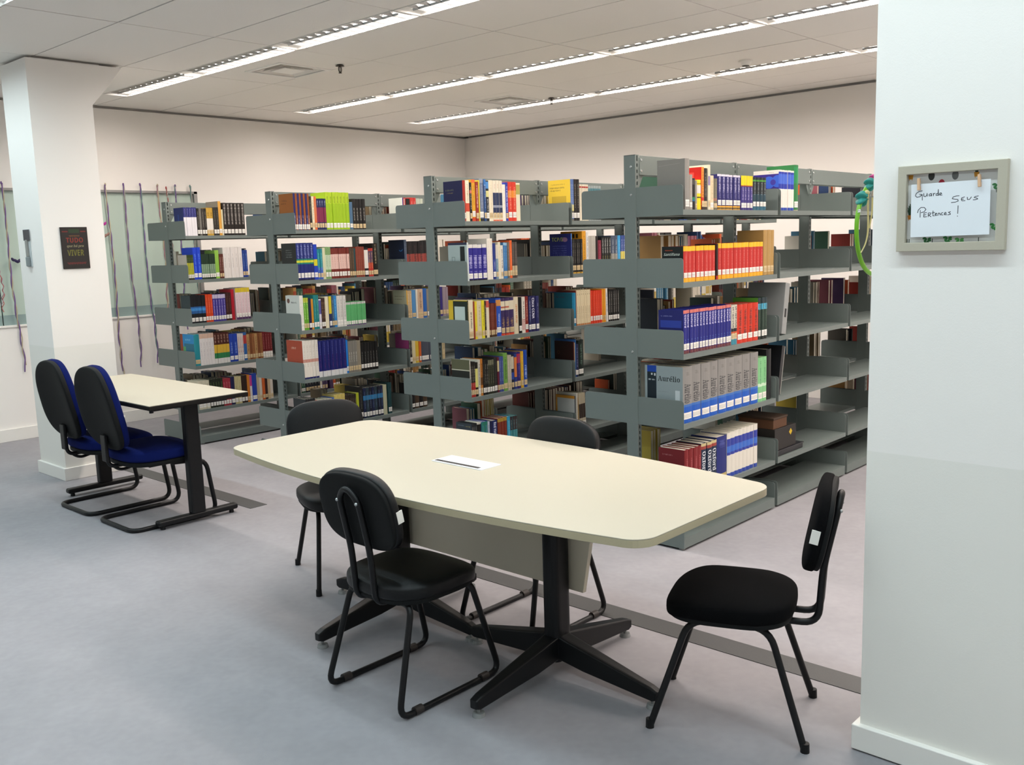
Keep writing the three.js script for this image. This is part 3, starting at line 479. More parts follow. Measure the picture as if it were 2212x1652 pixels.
shelf(1, 1, 0, 960, 0.18535, [
  [277, 1, 450, 'pale grey manual with tablet cover', '#c3ccca', [], null, 0, { cv: cv('#aebbb9', (g, w, h) => { g.fillStyle = '#2a2f4a'; g.fillRect(0, 0, w, 16); g.fillStyle = '#1c2322'; g.fillRect(w * 0.64, 26, w * 0.24, h * 0.8); g.strokeStyle = '#7d8a88'; g.lineWidth = 4; g.strokeRect(w * 0.2, h * 0.38, 26, 26); }) }],
  [296, 4, 425, 'violet blue lettered manual', '#2f2a86', [[0.9, 1, '#d9d5d0'], [0, 0.05, '#1f1d2a']], [{ c: '#d9d6ee', a: 0.35, b: 0.7, s: 11 }, { c: '#a8a4d4', a: 0.22, b: 0.28, s: 10 }], 'w', { lf: 0.06 }],
  [510, 2, 480, 'tall white volume', '#e4ddd2', [], { c: '#bdb4a8', a: 0.2, b: 0.95, s: 3 }, 0], [577, 1, 420, 'navy paperback with pale strip', '#26357a', [[0.25, 0.55, '#3a4a92']], { c: '#d5d8e6', a: 0.3, b: 0.5, s: 3 }, 'w'],
  [612, 1, 400, 'grey blue paperback', '#6f8a9e', [[0.6, 1, '#d3cab8']], '#a5b5be', 't'], [641, 1, 430, 'cream worn paperback', '#e0d7be', [], '#c4b89a', 0], [670, 1, 390, 'white paperback with black marks', '#dcd6ca', [], '#3a3836', 't'],
  [700, 2, 420, 'mid blue paperback', '#3a72a8', [[0.92, 1, '#8fb4cc']], '#7fa8cc', 't'], [746, 1, 420, 'grey brown paperback', '#6a625a', [], '#8d857c', 't'], [771, 1, 440, 'orange paperback', '#d9602c', [], '#e08a5a', 't'], [801, 4, 420, 'thin brown pamphlet', '#4d4440', [[0.1, 0.35, '#b8a98a']], { c: '#d8d0c4', a: 0.4, b: 0.95, s: 2 }, 't']], 861);
shelf(1, 1, 1, 960, 0.18535, [
  [1402, 1, 470, 'navy manual with lettered blue cover', '#26408f', [[0.86, 1, '#2f7fd0']], '#a5b4d8', 't', { cv: cv('#1d2568', (g, w, h) => { g.fillStyle = '#a5ad5a'; g.font = 'bold 34px sans-serif'; g.fillText('TCP/IP', 18, 48); g.fillStyle = '#8a6a8a'; g.beginPath(); g.ellipse(w * 0.72, 38, 20, 14, 0, 0, 7); g.fill(); for (let i = 0; i < 6; i++) squiggle(g, 24, 74 + i * 14, 110, 8, '#5a5f9c'); for (let i = 0; i < 4; i++) squiggle(g, 50 + i * 8, 170 + i * 16, 80, 7, '#6a6fa8'); }) }],
  [1447, 5, 405, 'black manual with tan sticker', '#1a1919', [[0, 0.06, '#b8923a']], '#8a8478', 't', { lf: 0.1 }], [1620, 1, 490, 'orange manual taller than its neighbours', '#d9992a', [], '#8a6a1e', 0, { cv: cv('#c98a1c', (g) => { for (let i = 0; i < 5; i++) { g.fillStyle = '#2a2312'; g.fillRect(18 + i * 26, 18, 16, 24); } }) }],
  [1665, 1, 470, 'white and blue striped booklet', '#d9d8d4', [], '#6a7a9c', 0], [1692, 3, 430, 'light grey report', '#b9b4aa', [], '#a09a90', 0], [1772, 1, 420, 'narrow black booklet', '#241c1c', [], null, 0], [1802, 1, 370, 'maroon paperback', '#7d2a3c', [], '#a85a6a', 0],
  [1842, 4, 405, 'black paperback with yellow print', '#1e1f20', [], [{ c: '#dcdcd6', a: 0.5, b: 0.95, s: 8 }, { c: '#a8a05a', a: 0.2, b: 0.48, s: 6 }], 0], [1952, 2, 415, 'slate paperback with grey base', '#4a5568', [[0, 0.5, '#8d8a80']], '#c0c4c8', 0], [2030, 1, 410, 'sky blue paperback', '#3f9cd0', [], '#8fc4e4', 0], [2062, 2, 410, 'blue and yellow paperback', '#3a4f8c', [[0, 0.55, '#d0c04a']], '#c9cde0', 0]], 2115);
shelf(1, 2, 0, 940, 0.1944, [
  [335, 1, 440, 'olive black manual with yellow cover', '#3a3824', [], '#a8a06a', 't', { cv: cv('#d0b02c', (g, w, h) => { g.fillStyle = '#1d2a20'; g.fillRect(w * 0.25, 6, w * 0.75, h); g.fillStyle = '#b9c9c4'; g.fillRect(w * 0.32, 40, w * 0.55, h); }), e: 385 }],
  [385, 1, 440, 'cream paperback with black lettering', '#ddd2b4', [[0, 0.05, '#2a2622']], { c: '#3a3530', a: 0.3, b: 0.7, s: 5 }, 't'], [440, 1, 420, 'narrow rust red pamphlet', '#8f3a2a', [], null, 0], [456, 1, 420, 'lemon yellow paperback', '#dcc834', [], '#b5a22a', 't'],
  [482, 1, 420, 'beige worn paperback', '#d3c7a8', [], '#9a8d6e', 't'], [530, 1, 420, 'acid yellow paperback', '#d8cb2f', [], '#8f8420', 't'], [562, 1, 410, 'narrow black and cream booklet', '#2c2620', [], '#c9bfa2', 't'], [580, 1, 420, 'cream paperback with red top', '#ddd3ba', [[0.8, 0.97, '#c4574a']], null, 0],
  [612, 5, 375, 'reddish brown handbook', '#6e3428', [[0, 0.08, '#4a3a28']], { c: '#b88a6a', a: 0.3, b: 0.75, s: 2 }, 't'], [692, 1, 420, 'bright blue manual with orange picture', '#274fb0', [[0.8, 0.96, '#c98a4a']], { c: '#e2e6f0', a: 0.2, b: 0.6, s: 5 }, 'w', { lf: 0.1 }],
  [747, 2, 415, 'purple manual with cream head', '#3a2c58', [[0.68, 0.92, '#d9cfb5'], [0.74, 0.78, '#b5604a'], [0, 0.07, '#c7482c']], { c: '#b8955a', a: 0.25, b: 0.5, s: 9 }, 't'], [837, 1, 412, 'purple manual with cream head and torn edge', '#3a2c58', [[0.68, 0.92, '#d9cfb5'], [0, 0.07, '#c7482c']], { c: '#b8955a', a: 0.25, b: 0.5, s: 9 }, 't'],
  [890, 1, 410, 'cream manual with orange lettering', '#d9ccb0', [], { c: '#c0703a', a: 0.3, b: 0.8, s: 6 }, 0], [942, 1, 400, 'plain black paperback', '#1b1a1a', [], null, 'w'], [976, 1, 400, 'white paperback with pink base', '#ddd6ca', [[0.1, 0.4, '#cfa8a2']], '#5a5550', 0],
  [1012, 1, 400, 'dark red manual', '#7d2620', [[0, 0.07, '#a8231c']], '#d9b8a8', 'w', { lf: 0.09 }], [1050, 1, 392, 'narrow navy manual', '#262a58', [], '#c0c4d8', 'w'], [1077, 1, 396, 'navy manual with bold white title', '#232250', [], { w: 'Cisco CCNA', c: '#e4e4ee', a: 0.38, b: 0.95, s: 20 }, 'w'], [1131, 1, 390, 'navy manual with thin white line', '#282a5c', [], { c: '#d5d8e8', a: 0.4, b: 0.8, s: 2 }, 'w']], 1166);
shelf(1, 2, 1, 940, 0.1944, [
  [1452, 4, 372, 'teal blue textbook', '#1f7fa5', [], '#3f9cc0', 'w', { lf: 0.09, cv: cv('#1a5f72', lines('#5a3a4a', 0.12, 0.16, 1)) }], [1546, 1, 392, 'narrow maroon booklet', '#6a2a22', [], null, 0], [1562, 7, 392, 'cream paperback with printed dots', '#dccdaa', [[0, 0.06, '#b5784a']], [{ c: '#8d7a5a', a: 0.2, b: 0.55, s: 5 }, { c: '#6a5a42', a: 0.86, b: 0.96, s: 7 }], 0],
  [1736, 5, 365, 'orange red paperback', '#d23a20', [], '#e0604a', 'w', { lf: 0.09 }], [1862, 2, 370, 'amber paperback', '#dc9424', [], '#e8b45a', 't'], [1902, 1, 370, 'white and blue leaning booklet', '#d8d6d0', [], '#4a5fa8', 0, { lean: 0.03 }], [1932, 5, 345, 'black paperback with white print', '#1b1a1a', [], { c: '#d8d4ca', a: 0.3, b: 0.95, s: 4 }, 'w', { lf: 0.06 }]], 2052);
shelf(1, 3, 0, 960, 0.14014, [
  [360, 1, 580, 'grey white journal with dark cover', '#b8b4a8', [], '#6a665e', 't', { cv: cv('#20231f', (g, w, h) => { g.fillStyle = '#5a5a42'; g.fillRect(0, 0, w, h * 0.3); g.fillStyle = '#c9c4b0'; g.fillRect(0, h * 0.27, w, 6); squiggle(g, 14, h * 0.52, 90, 26, '#3f9cc4'); g.fillStyle = '#33383a'; g.fillRect(0, h * 0.75, w, h * 0.25); }), e: 410 }],
  [410, 3, 545, 'black journal with red base', '#23201c', [[0.02, 0.42, '#a82f2a'], [0.1, 0.18, '#d8cbb0']], '#d5cfbf', 't'], [495, 1, 525, 'black journal with lemon panel', '#1d1c17', [[0.28, 0.82, '#d8d27a']], null, 't'], [540, 1, 560, 'white and black journal', '#c3bdaf', [], '#22201c', 'w'], [576, 1, 565, 'amber brown journal', '#b5702a', [[0.3, 0.5, '#6a4420']], '#3a2a18', 't'],
  [612, 1, 540, 'plain black journal', '#1a1917', [], '#6a665a', 'w'], [642, 2, 535, 'black journal with white stripes', '#201f1c', [], '#c8c3b5', 'w'], [692, 3, 525, 'dark olive journal', '#2f3226', [[0.85, 1, '#6f6f5a']], '#7d7a64', 'w'], [782, 2, 545, 'charcoal journal', '#2a2a28', [], '#4a4842', 'w'], [832, 1, 540, 'narrow maroon journal', '#5e2030', [[0.6, 0.9, '#c9bd8a']], null, 't'],
  [862, 2, 545, 'slate blue journal', '#3f4f8a', [], '#8a94b8', 't'], [927, 1, 585, 'leaf green journal', '#6f9c4a', [], '#2f4a22', 't'], [992, 2, 540, 'grey cream journal', '#b5ac98', [], '#d8d0be', 't'], [1052, 1, 535, 'black and blue journal', '#22283a', [[0.3, 0.5, '#2f4a9c'], [0.6, 0.95, '#c8c0a8']], null, 't'], [1092, 1, 545, 'orange and navy journal', '#2a3a7a', [[0.35, 0.9, '#d07a3a']], null, 't'],
  [1132, 1, 560, 'purple journal', '#33266a', [[0.7, 0.95, '#a82f4a']], '#6a5aa0', 't'], [1192, 1, 560, 'yellow journal', '#cfa32c', [], '#e0c05a', 't'], [1237, 1, 572, 'royal blue journal', '#1c45a0', [], { c: '#c8d4ec', a: 0.25, b: 0.6, s: 9 }, 't']], 1290);
shelf(1, 3, 1, 960, 0.14014, [
  [1868, 1, 550, 'maroon volume with brown cover', '#5a2420', [], null, 'w', { cv: cv('#2a1512', (g) => { g.strokeStyle = '#5a3a2a'; g.lineWidth = 3; g.beginPath(); g.arc(36, 80, 10, 0, 7); g.stroke(); }) }], [1897, 1, 532, 'beige volume', '#b8a888', [], null, 0], [1947, 1, 580, 'blue cloth volume', '#2f5f9c', [], null, 'w'], [2012, 1, 505, 'navy volume with pale print', '#22264a', [], '#8a90b8', 'w'], [2082, 1, 560, 'dark green volume', '#14221e', [], '#6f8a7a', 'w']], 2162);
shelf(1, 4, 0, 960, 0.14014, [
  [342, 4, 500, 'black and grey handbook', '#26292b', [], { c: '#b8b8b2', a: 0.3, b: 0.9, s: 7 }, 'w', { cv: cv('#30383f', (g, w, h) => { squiggle(g, 20, 16, 70, 12, '#6a767f'); squiggle(g, 96, 20, 60, 9, '#a89a4a'); g.fillStyle = '#252c32'; g.fillRect(0, h * 0.35, w, h * 0.2); }) }],
  [522, 1, 490, 'black and white handbook', '#c9c4b8', [[0.55, 0.95, '#1f1e1c']], null, 'w'], [592, 2, 490, 'green topped blue handbook', '#28409c', [[0.55, 1, '#2f7d6a']], '#5a7ab8', 'w'], [692, 1, 470, 'white and blue narrow handbook', '#c0c6d4', [], '#3a4a8a', 'w'], [722, 1, 465, 'plain navy handbook', '#1d2248', [], null, 'w'], [762, 1, 465, 'navy handbook with long white title', '#202a62', [], { w: 'Red Hat Linux', c: '#dfe2ee', a: 0.25, b: 0.95, s: 20 }, 'w'],
  [842, 3, 480, 'brick red handbook with gold top', '#7d3020', [[0.88, 1, '#b0903a']], { c: '#c0785a', a: 0.2, b: 0.85, s: 2 }, 'w'], [987, 1, 470, 'cyan handbook', '#3a9cc0', [], '#8accdc', 'w'], [1032, 3, 460, 'brown topped teal handbook', '#3f8a90', [[0.55, 1, '#3a2f30']], '#7ab4b8', 'w']], 1142);
shelf(1, 4, 1, 960, 0.14014, [
  [1852, 1, 520, 'blue black report with framed cover', '#2f3a4a', [], null, 'w', { cv: cv('#c98a2c', (g, w, h) => { g.fillStyle = '#b9bcb8'; g.fillRect(14, 22, w, h); }) }], [1892, 3, 560, 'white leaning report', '#cfcbbd', [], '#a8a394', 0, { lean: 0.04 }], [2002, 1, 480, 'tan leaning booklet', '#c09a5a', [], null, 'w', { lean: 0.035 }], [2062, 3, 540, 'cream and brown leaning report', '#b5ab92', [[0.3, 0.7, '#3a2f26']], null, 'w', { lean: 0.05 }]], 2200);
// ---- third row
shelf(2, 0, 0, 530, 0.16949, [
  [607, 8, 470, 'navy and brown bound yearbook', ['#23245c', '#8a4a1e'], [], { c: '#c0c0d4', a: 0.15, b: 0.4, s: 6 }, 'w', { lf: 0.02, cv: cv('#9c5a1c', (g, w, h) => { squiggle(g, 24, 40, 70, 16, '#6a3c10'); squiggle(g, 24, 62, 60, 12, '#6a3c10'); }) }],
  [837, 3, 430, 'cream or orange paperback', ['#2a2622', '#ddd0b2', '#cf6a3a'], [], '#8d8474', 't'], [927, 4, 400, 'navy paperback with maroon panel', '#1d2450', [[0.25, 0.72, '#7a2848']], { c: '#a8b0c4', a: 0.76, b: 0.95, s: 8 }, 't'],
  [1047, 7, 480, 'lime green textbook', '#95b81f', [[0.7, 1, '#a8c42a']], [{ c: '#5a6f14', a: 0.72, b: 0.9, s: 5 }, { c: '#86a81c', a: 0.2, b: 0.66, s: 2 }], 'w', { lf: 0.05 }], [1342, 1, 350, 'slate blue short paperback', '#4a6a86', [], null, 'w'], [1382, 4, 390, 'black paperback with white bars', '#1c1a1a', [], { c: '#cfcac0', a: 0.3, b: 0.7, s: 5 }, 't', { lf: 0.04 }]], 1546);
shelf(2, 0, 1, 820, 0.20344, [[135, 1, 330, 'violet booklet', '#3a2f8a', [], null, 0, { cv: cv('#d9dcd2', null) }], [172, 1, 320, 'coral booklet', '#c4443a', [], null, 0], [192, 1, 320, 'plain white binder', '#d8d4ca', [], null, 0], [256, 1, 330, 'crimson report', '#a82a2c', [], null, 0], [292, 1, 320, 'black report', '#1e1c1c', [], null, 0], [337, 2, 330, 'scarlet report', '#c43a34', [], '#e0a8a0', 0], [402, 2, 320, 'pale sage report', '#b8bfae', [], null, 0]], 475);
shelf(2, 1, 0, 530, 0.16949, [
  [652, 5, 480, 'navy textbook with yellow-green band', '#1f2a6e', [[0.44, 0.58, '#1f7a6a'], [0.48, 0.54, '#c9c83a'], [0, 0.05, '#1c1c3c']], { c: '#a8b0d8', a: 0.6, b: 0.95, s: 8 }, 'w', { cv: cv('#1f2222', (g, w, h) => { for (let i = 0; i < 4; i++) squiggle(g, 50, 44 + i * 15, 70, 8, '#8d9494'); }) }],
  [892, 1, 450, 'bright blue textbook with yellow square', '#1f3fae', [[0.4, 0.58, '#c9c02a']], null, 'w'], [937, 2, 390, 'teal and blue paperback', '#1f7f8a', [[0, 0.4, '#3f5fb0']], '#7fc0c8', 't'], [1002, 1, 400, 'cream and green narrow booklet', '#c9c9a8', [], null, 't'], [1037, 2, 410, 'green paperback with white panels', '#7a9c68', [[0.3, 0.75, '#b9cbb0']], { c: '#3f5a3a', a: 0.35, b: 0.95, s: 3 }, 'w'],
  [1107, 7, 390, 'brick red textbook with white panel', '#6e2a22', [[0.32, 0.8, '#d9b8ae']], { c: '#8f4a40', a: 0.34, b: 0.78, s: 3 }, 'w', { lf: 0.08 }], [1342, 2, 380, 'dark brown patterned paperback', '#4a3a2c', [], '#6f5c46', 't'], [1402, 1, 370, 'narrow dark teal booklet', '#24484c', [], null, 't'], [1422, 4, 390, 'reddish brown paperback', '#7d3a2c', [], { c: '#b88070', a: 0.2, b: 0.7, s: 2 }, 't'],
  [1532, 1, 370, 'black paperback with tall white panel', '#1f1c1e', [[0.3, 0.92, '#d8d2ca']], null, 'w'], [1582, 2, 360, 'scarlet patterned paperback', '#a8342c', [[0.5, 0.9, '#4a3a58']], '#d8a85a', 't'], [1642, 1, 420, 'tall black volume with cream title', '#17130f', [], { c: '#d0c09a', a: 0.4, b: 0.95, s: 5 }, 't', { lf: 0.06 }]], 1706);
shelf(2, 1, 1, 820, 0.20344, [[222, 2, 370, 'grey blue report', '#4a5568', [], '#8d96a5', 0, { cv: cv('#16203a', (g, w, h) => { g.strokeStyle = '#2f6aa8'; g.lineWidth = 6; g.beginPath(); g.arc(130, 60, 22, 0.4, 2.4); g.stroke(); }) }], [300, 5, 350, 'black report with coral stripe', '#1c1a1c', [[0, 0.62, '#8d3f38']], '#3a2a2a', 0], [600, 4, 350, 'white leaning report', '#d4cdc0', [[0.1, 0.35, '#c98a5a']], null, 0, { lean: 0.06 }]], 722);
shelf(2, 2, 0, 530, 0.19369, [
  [610, 2, 390, 'white catalogue with crest cover', '#dcdad2', [], '#b5b2aa', 'w', { cv: cv('#cfd2cc', (g, w, h) => { g.fillStyle = '#6a4a42'; g.beginPath(); g.arc(34, 40, 17, 0, 7); g.fill(); squiggle(g, 66, 44, 70, 14, '#4a4c4c'); }) }], [667, 2, 360, 'grass green paperback', '#5f9c2c', [[0.85, 1, '#a8b03a']], '#c8dca8', 't'], [722, 1, 350, 'navy black paperback', '#1f2040', [], null, 'w'], [752, 1, 340, 'narrow orange paperback', '#c98a2c', [], null, 'w'], [777, 2, 380, 'teal paperback', '#1f7a7a', [], '#6fb0ac', 'w'], [837, 1, 330, 'violet and white paperback', '#d0ccd8', [[0.5, 0.95, '#5a5a9c']], null, 'w'],
  [862, 2, 340, 'dark brown paperback', '#3f2c24', [], '#a88a6a', 'w'], [907, 1, 350, 'cream tall paperback', '#dcd3b8', [], null, 0], [947, 1, 350, 'yellow over navy paperback', '#2a3560', [[0.45, 1, '#cfc02a']], null, 'w'], [977, 1, 345, 'slate paperback', '#3f566a', [], '#7f96a8', 't'], [1002, 1, 350, 'azure paperback', '#2a7fc0', [], '#7fb8e0', 't'], [1037, 3, 345, 'white paperback with grey print', '#cdcbc6', [], '#9a9894', 'w'], [1137, 9, 262, 'mint green booklet with grey top', '#5aa86a', [[0.9, 1, '#b8b8b4'], [0, 0.06, '#6a4a7a']], { c: '#3f8a52', a: 0.3, b: 0.85, s: 2 }, 'w', { lf: 0.06 }]], 1356);
shelf(2, 2, 1, 820, 0.21792, [[248, 1, 290, 'golden paperback', '#d0a02c', [], null, 't', { cv: cv('#a8a890', lines('#5a5a4a', 0.2, 0.4, 2)) }], [282, 2, 285, 'tan paperback', '#b8a07a', [], '#d8c8a8', 't'], [332, 1, 285, 'sky blue paperback', '#4f86b8', [], null, 't'], [372, 1, 290, 'white narrow paperback', '#d4cfc2', [], null, 0], [388, 1, 290, 'tan rose paperback', '#c0a58a', [], '#6a4a3a', 't'], [441, 1, 290, 'blue paperback', '#2a5fa8', [], null, 't'], [480, 2, 285, 'grey paperback', '#8a8578', [], null, 'w'], [568, 1, 290, 'yellow paperback', '#c8b042', [], null, 't'], [600, 1, 290, 'violet paperback', '#332a70', [], null, 't'], [636, 2, 285, 'lavender paperback', '#8d7f8a', [], null, 't']], 690);
shelf(2, 3, 0, 530, 0.19369, [
  [662, 5, 430, 'white textbook with navy foot', '#d8d2c8', [[0, 0.06, '#23265c'], [0.44, 0.52, '#c0887a']], '#b8b0a4', 0, { cv: cv('#a8452c', (g, w, h) => { squiggle(g, 50, 42, 50, 18, '#d8b8a8'); for (let i = 0; i < 3; i++) squiggle(g, 40, 120 + i * 16, 90, 5, '#8f3a26'); }) }],
  [832, 7, 405, 'navy textbook with large white sticker', '#1a1f66', [[0, 0.17, '#d9d8d8']], [{ c: '#8a3f6a', a: 0.22, b: 0.6, s: 2 }, { c: '#8f94c4', a: 0.62, b: 0.96, s: 2 }], 0, {}], [1142, 1, 370, 'narrow bright blue booklet', '#1f7ad0', [], null, 'w'], [1162, 4, 352, 'grey paperback with white print', '#7d7a72', [], { c: '#c8c5bc', a: 0.35, b: 0.65, s: 6 }, 't'], [1262, 1, 345, 'grey and tan booklet', '#8a8272', [], null, 't'], [1302, 6, 312, 'black paperback with slanted white mark', '#161616', [], { c: '#9a9a96', a: 0.3, b: 0.68, s: 4 }, 'w', { lf: 0.1 }]], 1490);
shelf(2, 3, 1, 820, 0.21792, [[275, 2, 300, 'black and white paperback', '#2a2826', [], '#d5d0c4', 'w', { cv: cv('#8a3a6a', null) }], [332, 1, 300, 'cream paperback', '#cfc4a0', [], null, 't'], [365, 1, 300, 'yellow paperback with red spot', '#cfae3a', [[0.9, 1, '#b84a3a']], null, 't'], [401, 1, 295, 'orange narrow paperback', '#c8602c', [], null, 'w'], [421, 2, 290, 'slate paperback pair', '#4a4f5c', [], null, 'w'], [580, 3, 300, 'beige paperback', '#bfb08c', [], '#6a5a44', 't']], 655);
shelf(2, 4, 0, 530, 0.19369, [
  [652, 4, 335, 'black paperback with white stripe', '#1c1e20', [], { c: '#8f9496', a: 0.3, b: 0.9, s: 4 }, 'w', { cv: cv('#252c30', (g) => { for (let i = 0; i < 5; i++) squiggle(g, 50, 70 + i * 18, 90, 6, '#4a565c'); }) }], [802, 1, 300, 'coral paperback', '#cf5a42', [], '#e8b0a0', 'w'], [837, 1, 295, 'white paperback', '#d8d5ca', [], null, 'w'], [882, 3, 295, 'pale grey paperback', '#bdbaa8', [], '#8f8c7c', 'w'], [987, 1, 300, 'blue and white paperback', '#4a68a8', [], '#d0d6e4', 'w'], [1012, 3, 325, 'pale yellow paperback', '#cdb968', [], '#a8965a', 'w'],
  [1132, 5, 295, 'dark brown paperback', '#2f261e', [], '#8a7a66', 'w'], [1252, 1, 300, 'yellow green paperback', '#a8b02c', [], null, 0], [1282, 1, 360, 'tall black paperback', '#1b1b1a', [], '#5a5a54', 'w'], [1332, 7, 335, 'navy manual with blue band', ['#1c2440', '#2a3a44', '#1a1d2c'], [[0.6, 0.75, '#2f78a8']], '#5a6a88', 'w', { lf: 0.06 }], [1552, 1, 330, 'cream and green paperback', '#b5b598', [], null, 0], [1592, 2, 345, 'dark teal leaning book', '#1c3f42', [], null, 'w', { lean: 0.05 }]], 1645);
shelf(2, 4, 1, 820, 0.21792, [[305, 4, 255, 'black and brown volume', ['#1e1c1c', '#4a3a2c'], [], null, 'w']], 480);
// ---- row by the window
shelf(3, 0, 0, 300, 0.16949, [
  [592, 5, 365, 'white volume with navy upper half', '#e2dfe4', [[0.66, 1, '#26296e']], { c: '#8f90bc', a: 0.68, b: 0.97, s: 6 }, 0, { cv: cv('#1c2868', (g, w) => { g.fillStyle = '#1f3f86'; g.fillRect(w * 0.4, 60, 20, 80); }) }], [757, 4, 350, 'black and grey paperback', ['#23201d', '#6f6c66', '#3a3530'], [], '#8d877c', 'w'], [882, 2, 355, 'gold paperback with white base', '#b8923a', [[0.2, 0.62, '#ded9d2']], { c: '#6a5018', a: 0.7, b: 0.85, s: 7 }, 't'], [967, 2, 360, 'dark paperback with white sticker', '#2f2c26', [], '#6a665a', 'w'], [1037, 1, 435, 'tall orange yellow volume', '#d09a44', [], null, 'w', { cv: cv('#6f6a60', null) }], [1072, 1, 330, 'pale yellow narrow book', '#cfc9a8', [], null, 'w'],
  [1092, 6, 415, 'black volume with white vertical title', '#231d1a', [[0, 0.05, '#14100e']], { c: '#cfcac4', a: 0.35, b: 0.96, s: 8 }, 'w', { lf: 0.06 }]], 1366);
shelf(3, 1, 0, 300, 0.16949, [
  [632, 4, 320, 'dark green volume with yellow base', '#2f3f22', [[0.22, 0.68, '#a8a82c'], [0, 0.06, '#2a2418']], '#7d8a4a', 'w', { cv: cv('#b8b2a8', null) }], [717, 2, 410, 'bright blue tall volume', '#1c3fc0', [], { c: '#6f90e0', a: 0.25, b: 0.8, s: 6 }, 'w'], [812, 7, 322, 'dark green volume with white stripes', '#1f3424', [[0.2, 0.6, '#6f8a6f']], { c: '#c0cbc0', a: 0.22, b: 0.6, s: 3 }, 'w'], [992, 1, 360, 'lime green booklet', '#8ab84a', [], null, 'w'], [1042, 2, 310, 'brown booklet', '#5a2c24', [], '#b8a090', 't'], [1097, 5, 390, 'white tall volume with grey print', '#dcd6d2', [], { c: '#a09a98', a: 0.35, b: 0.8, s: 3 }, 0], [1337, 2, 345, 'blue volume with tan sticker', '#1f3a86', [], '#6f90c0', 't']], 1402);
shelf(3, 2, 0, 300, 0.20579, [
  [560, 4, 292, 'black volume with blue glow', '#16181c', [[0.35, 0.6, '#2a5a94'], [0.45, 0.55, '#3f86c8']], null, 'w', { lf: 0.06, cv: cv('#2c3a40', null) }], [717, 3, 290, 'orange red volume', '#c8401c', [], '#e08a6a', 'w'], [792, 5, 282, 'purple volume with white title', '#3f3488', [[0.85, 1, '#b8b0c8']], { c: '#cfc8e4', a: 0.25, b: 0.8, s: 6 }, 'w'], [927, 2, 290, 'dark brown volume', '#3a1f1c', [], '#6a4a40', 'w'], [987, 1, 320, 'narrow red leaning booklet', '#a81c2c', [], null, 0, { lean: -0.05, cv: null }], [1032, 5, 330, 'pink volume with yellow top', '#dcc8cc', [[0.86, 1, '#d0b82c'], [0, 0.12, '#4a3058']], { c: '#c07a88', a: 0.2, b: 0.8, s: 3 }, 'w', { lean: -0.03 }]], 1190);
shelf(3, 3, 0, 300, 0.20579, [
  [600, 1, 330, 'teal volume with bright blue cover', '#2a8a96', [], null, 't', { cv: cv('#1f8ac8', (g, w, h) => { g.fillStyle = '#1f6f8a'; g.fillRect(20, h * 0.3, w, h * 0.45); g.fillStyle = '#5aa86a'; g.fillRect(0, h * 0.4, 40, 60); squiggle(g, 36, 36, 80, 18, '#9ad0e8'); }) }], [657, 5, 330, 'white volume with pale pink tips', '#dcd6d4', [[0.85, 1, '#cfae9a']], { c: '#8a8490', a: 0.2, b: 0.75, s: 3 }, 0], [807, 5, 322, 'brown volume with coloured bands', '#4a241c', [[0.35, 0.62, '#d0a83a'], [0.18, 0.35, '#2f7a4a'], [0, 0.18, '#d8d4d0']], { c: '#b89a8a', a: 0.68, b: 0.95, s: 8 }, 0], [967, 2, 292, 'blue volume with pale title', '#2340a0', [], { c: '#8fa4dc', a: 0.3, b: 0.7, s: 7 }, 'w'], [1052, 3, 285, 'white and red paperback', '#d0c8c4', [], '#a84a42', 'w'], [1112, 1, 290, 'blue and red paperback', '#2f5f9c', [[0.6, 0.9, '#a83a3a']], null, 'w'], [1147, 6, 268, 'tan brown paperback', ['#b08a5a', '#7d4a2c', '#94603a'], [], '#5a3a24', 't'], [1312, 4, 280, 'dark red and white volume', '#6a1f22', [[0, 0.25, '#d5cfc8']], '#a86a6a', 'w']], 1412);
shelf(3, 4, 0, 300, 0.20579, [
  [640, 3, 300, 'cream worn volume', '#cdc6b0', [], '#a89f88', 'w', { cv: cv('#c8c0aa', null) }], [762, 5, 300, 'dark volume with lime stripes', '#24281c', [[0.3, 0.6, '#9ab07a']], '#6a8a4a', 'w'], [902, 3, 285, 'crimson volume', '#9c2f3c', [], '#c87a80', 'w'], [982, 1, 290, 'navy narrow volume', '#23244a', [], null, 'w'], [1022, 2, 285, 'cream and green volume', '#c4b88a', [], '#8a8258', 'w'], [1092, 2, 285, 'dark brown volume pair', '#33221a', [], null, 'w'], [1152, 1, 285, 'orange volume', '#c8782c', [], null, 't'], [1180, 1, 275, 'magenta topped white booklet', '#d5d0cc', [[0.6, 1, '#c03a8a']], null, 'w'], [1202, 1, 290, 'royal blue volume', '#23409c', [], null, 'w'], [1252, 6, 265, 'tan white and orange volume', ['#b5a88a', '#d0c8ba', '#c8602c', '#3a2420', '#c0a888', '#d4ccc0'], [], null, 't']], 1420);
